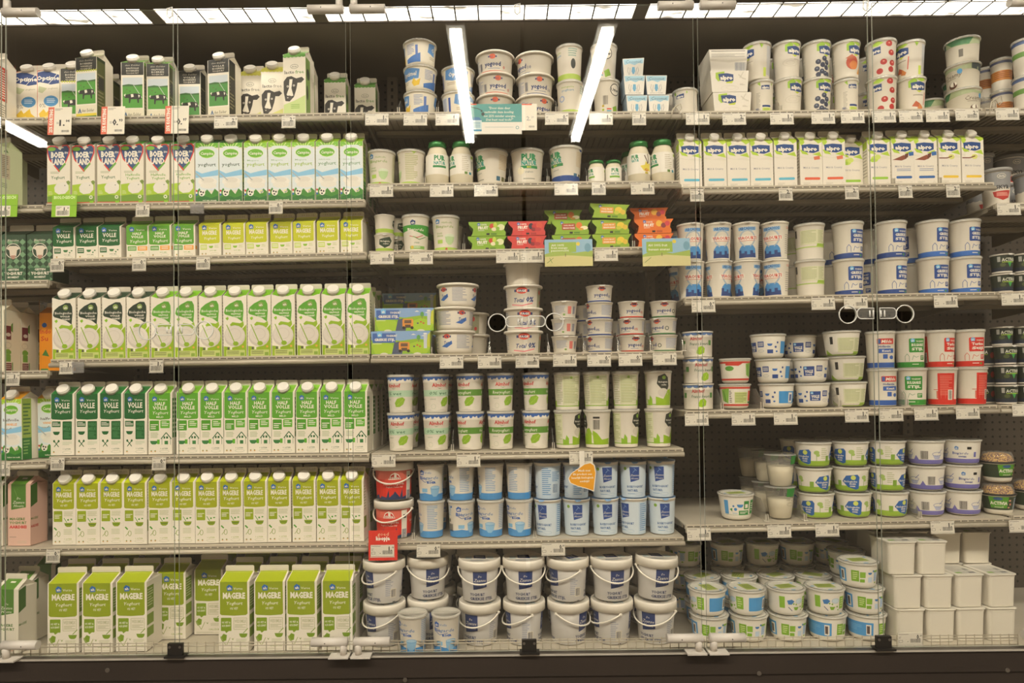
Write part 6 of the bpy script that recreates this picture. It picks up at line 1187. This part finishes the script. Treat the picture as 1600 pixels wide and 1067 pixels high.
panel('shelf_sign','C1',774.5,186,82,49,1.925,'e9e4da',[('R',-41,-24.5,41,5,'4f9a96'),('T','"Door deze deur',6,-18,4,W_,34,.01,.1),('T','verbruikt deze koeling',5,-11.5,4,W_,46,.01,.1),('T','tot 25% minder energie.',6,-5,4,W_,50,.01,.1),('T','Dat best veel toch?"',6,1,4,W_,42,.01,.1),('P',[(-37,2),(-34,-3),(-26,-3),(-22,2)],'3a78ac'),('R',-37,2,-22,20,'c9dde2'),('R',-37,17,-22,20,'3a8ab0'),('L',-35,5,-24,15,4,'5f9ab0'),('G',[(-41,-20),(-28,-17),(-22,-14)],1.2,'2f3f3f'),('E',-20,-8,2.6,3,'2f3f3f'),('E',-22,-13,1.6,1.6,'2f3f3f'),('L',-17,13,28,14.5,1,'9ab0b0'),('S',34,14,2.6,2.6,.8,'3a9aa0'),('R',-41,-25,-30,-23,'d85a3c')],'teal and white energy notice hanging from the middle top shelf','sign')
panel('price_card','C1',827,183,24,43,1.93,WHITE,[('R',-12,-21.5,4,-19.5,'e0694c'),('T','2.',-1,2,7,'b5b0a8',7,.03),('T','29',5,0,3,'b5b0a8',4,.03),('B',-1,14,8,17,'8a857c')],'tall white price card right of the teal notice','price card')
for px, nm, od in ((8,'FL2','at the left edge of the photo'),(100.5,'L2','under the heart-print cartons')):
    panel('organic_marker',nm,px,321.5,39,36,1.935,'8cc01c',[('T','BIOLOGISCH',0,-13.6,5,'e3f0b8',33,.03),('R',-19.5,-.6,19.5,.2,'6f9f10'),('RR',-13,0,9,17,WHITE,.6),('T','1.',2,5,5,K_,5,.04),('T','29',6.4,3.6,2.4,K_,3,.03),('B',-11,8,7.5,15,K_),('L',-12,2,-4,6,2,'8a857c')],'bright green organic marker with price tag '+od,'sign','green organic markers')
panel('shelf_sign','C3',888.5,395,75,43,1.93,'c3c07a',[('R',-37.5,-21.5,37.5,6,'8db4cc'),('P',[(-37.5,2),(-20,-4),(10,0),(37.5,-3),(37.5,10),(-37.5,10)],'9ab04c'),('RR',-31,-17,12,-1,'93b03c',.8),('T','AH 100%',-17,-12.5,3.6,W_,20,.01),('T','fruit mango',-14.5,-8.3,3.6,W_,26,.01),('T','passievrucht',-13.5,-4,3.6,W_,28,.01),('E',15,-14,3,3,'e0c83c'),('P',[(-37.5,6),(0,4),(37.5,7),(37.5,21.5),(-37.5,21.5)],'ccc284'),('G',[(-34,16),(-24,8)],.8,'5a7a2c'),('G',[(-30,8),(-26,16)],.8,'5a7a2c'),('G',[(-5,1),(-5,6)],1,'6a5a3c'),('E',30,-8,5,7,'6a9ab0')],'fruit sign reading mango passievrucht hung on middle third shelf','sign','illustrated fruit signs')
panel('shelf_sign','C3',1041,394,75,44,1.93,'c3c07a',[('R',-37.5,-22,37.5,5,'8db4cc'),('P',[(-37.5,4),(-20,-4),(10,2),(37.5,-3),(37.5,10),(-37.5,10)],'9ab04c'),('RR',-31,-17,10,0,'93b03c',.8),('T','AH 100% fruit',-13,-11.5,4,W_,30,.01),('T','banaan ananas',-11,-5,4,W_,33,.01),('E',13,-17,3,3,'e0c83c'),('P',[(-37.5,7),(0,4),(37.5,7),(37.5,22),(-37.5,22)],'cdc48a'),('G',[(-34,16),(-24,8)],.8,'5a7a2c'),('G',[(-7,1),(-7,6)],1,'6a5a3c'),('E',32,-10,5,7,'6a9ab0')],'fruit sign reading banaan ananas hung on middle third shelf','sign','illustrated fruit signs')
panel('bargain_card','C6',598.5,852,45,46,1.94,'d42c1c',[('T','goed',0,-17.5,5.4,'f0c8a0',17,.0,.1),('T','koopje',0,-11,6,W_,22,.05)],'red bargain card reading goed koopje','sign')
# yellow leaf hang tag on a white strip
o = place_tag('C5', 910, 745, 1.935, None, 'hang_tag', 'yellow leaf-shaped hang tag on a white strip, middle bay fifth shelf', 'hang tag')
k = 1.935/F
m = MB(); m.box(-4*k,-.0005,6*k,4*k,.0005,40*k,'e6e0d4'); link('paper_strip', m.mesh('paper_strip'), o)
def leafpts(s): return [(x*s,y*s) for x,y in ((-22,2),(-17,-6),(-6,-13),(4,-20),(13,-22),(19,-18),(21,-6),(19,8),(17,22),(6,18),(-8,14),(-19,9))]
m = MB(); LP = leafpts(1.03)
for y_, col in ((-.0016,'e6e0d4'),(-.0004,'e6e0d4')): m.face([(x*k,y_,-y*k) for x,y in LP], col)
for i in range(12): (ax,ay),(bx,by) = LP[i],LP[(i+1)%12]; m.face([(ax*k,-.0016,-ay*k),(ax*k,-.0004,-ay*k),(bx*k,-.0004,-by*k),(bx*k,-.0016,-by*k)],'e6e0d4')
m.art([('P',leafpts(.96),'e09a0c'),('T','Maak met',3,-10,3.2,W_,19,.02),('T','dit product een',0,-4.5,3.2,W_,30,.02),('T','heerlijk biologisch',0,1,3.2,W_,34,.02),('T','ontbijt!',3,6.5,3.2,W_,15,.02)], lambda x,y,l,c: (x*k,-.0017-l*.00004,-y*k), (), ())
link('leaf_card', m.mesh('leaf_card'), o)
# blank clear tag holders and deck label
for n, (sh, px, py, W, H) in enumerate((('L2',308,326,21,15),('L4',122,574,18,17))):
    P = U(px, py, 1.946); m = MB(); m.box(-W/2*u,-.0008,-H/2*u,W/2*u,.0008,H/2*u,clear('tinted_sleeve',(.75,.75,.8,1),.18,.15) if 'tinted_sleeve' not in bpy.data.materials else bpy.data.materials['tinted_sleeve'])
    o = link('tag_sleeve', m.mesh('tag_sleeve')); o.location = P; tag(o, 'empty clear tag sleeve on the '+SH[sh][7], 'tag sleeve')
P = U(1422, 998, 1.872); o = empty('price_tag', P); tag(o, 'price tag reading 0.69 hung on the wire fence, right bay', 'price tag'); a, b = tagmesh('0.', '69', False); link('price_card', a, o); link('tag_holder', b, o)
# clear upright dividers with a foot clip
me1 = MB(); P = [(0,.0),(.14,.0),(.14,.06),(.05,.06),(.018,.035),(.006,.0)]
for q in (-.0008,.0008): me1.face([(q,y,z+.001) for y,z in P], CLEAR)
for i in range(6): (a0,b0),(a1,b1) = P[i],P[(i+1)%6]; me1.face([(-.0008,a0,b0+.001),(.0008,a0,b0+.001),(.0008,a1,b1+.001),(-.0008,a1,b1+.001)], CLEAR)
dv = me1.mesh('divider_sheet')
me2 = MB(); me2.box(-.007,-.002,.001,.007,.02,.003,'cfc8ba'); me2.box(-.0035,0,.003,-.0022,.008,.022,'cfc8ba'); me2.box(.0022,0,.003,.0035,.008,.022,'cfc8ba'); ft = me2.mesh('divider_foot')
used = {}
for sh, xs in (('C1',(580,628,687,742,870,920)),('C2',(663,796,856,918,975)),('C3',(626,729,857,990)),('C4',(675,746,785,860,909,961,1012)),('C5',(708,868)),('C6',(655,835)),('R1',(1205,1540)),('R2',(1393,1464)),('R4',(1133,1190,1307,1397)),('R5',(1186,1246,1422))):
    for n, px in enumerate(xs):
        X = shx(sh, px, SHG[sh][2]+.004)
        iv = sorted((q[2]-dims(q[0])[0], q[2]+dims(q[0])[0]) for q in ITEMS if q[1] == sh and q[6] == 0 and q[7] == 0)
        gaps = [(b_[0]+a_[1])/2 for a_, b_ in zip(iv, iv[1:])]+[iv[0][0]-.006, iv[-1][1]+.006]
        gaps = [g_ for g_ in gaps if g_ not in used.setdefault(sh, [])]; X = min(gaps, key=lambda g_: abs(g_-X)); used[sh].append(X); o = empty('shelf_divider', (X, SHG[sh][2]+.003, shz(sh, X)))
        tag(o, 'clear plastic shelf divider, %s from left, %s' % (ORD[n], SH[sh][7]), 'shelf divider', 'clear dividers, '+SH[sh][7]); link('divider_sheet', dv, o); link('divider_foot', ft, o)
# ---------------------------------------------------------------- store room and tube lamps seen in the glass, plus added fill panels
def struct(name, m): o = link(name, m.mesh(name)); o['kind'] = 'structure'; return o
ZH = 4.62
m = MB(); m.box(-8,-5,-.05,8,3,0.0,FLOORM); struct('floor', m)
m = MB(); m.box(-8,-5.1,0,8,-5,ZH,noisy('far_aisle', 'c2b098', '6e6252', 1.1, .8)); struct('wall_back', m)
ZL = 1.2+1.64
ZH = 4.62
m = MB(); m.box(-8,-5,ZH+.06,8,2.5,ZH+.1,CEILM); struct('ceiling', m)
for px, s, wd in ((-.205,'',"left of the middle door joint"),(.515,'','right of the middle door joint'),(-3.12,'','far to the left')):
    o = empty('lamp_or_fill_panel', (px, 0, ZL+.06)); tag(o, 'long ceiling tube lamp across the aisle, reflected '+wd, 'ceiling lamp', 'aisle ceiling lamps')
    m = MB(); m.box(-.045,-.87,-.02,.045,.58,0,'d8d4c8'); [m.tube((0,y,0),(0,y,ZH-ZL),.002,'d8d4c8',6) for y in (-.6,.6)]; link('light_housing', m.mesh('light_housing'), o)
    m = MB(); n = 24
    for i in range(n): a = -.855+i*1.41/n; m.box(-.029,a,-.06,.029,a+1.41/n-.003,-.021,LAMPM)
    link('light_diffuser', m.mesh('light_diffuser'), o)

FILLM = emit('fill_light_panel', (1.0, 0.93, 0.80), 44.0)  # unseen glowing panels, added as frontal fill and kept out of the door reflections
for i, x0 in enumerate((-3.6,-1.8,0,1.8,3.6)):
    o = empty('lamp_or_fill_panel', (x0, -1.75, ZH+.06)); tag(o, 'large unseen fill panel added high over the aisle, '+ORD[i]+' from left', 'ceiling lamp', 'added fill panels high over the aisle')
    m = MB(); m.box(-.85,-.27,-.04,.85,.27,0,'d8d4c8'); link('light_housing', m.mesh('light_housing'), o)
    m = MB(); m.box(-.8,-.22,-.07,.8,.22,-.041,FILLM); link('light_diffuser', m.mesh('light_diffuser'), o)

# spare wire hooks clipped to the top shelf rail
for px, py, wd, sc in ((1056,172,'middle bay',1.0),(1558,162,'far right bay',1.2)):
    if px > 1500: px = 1558
    P = U(px-(0 if px < 1500 else 3), py, 1.948); m = MB(); k = u*sc
    m.path([(x*k,0,-y*k) for x,y in ((-8,14),(-6,4),(-5,-2),(4,-8),(8,-10),(9,-2),(5,2),(2,-3),(-1,-6),(-3,0),(-5,1))], .0016, WIREM, 6)
    o = link('wire_hook', m.mesh('wire_hook')); o.location = P; tag(o, 'bent white wire hook clipped on the %s top shelf rail' % wd, 'wire hook')
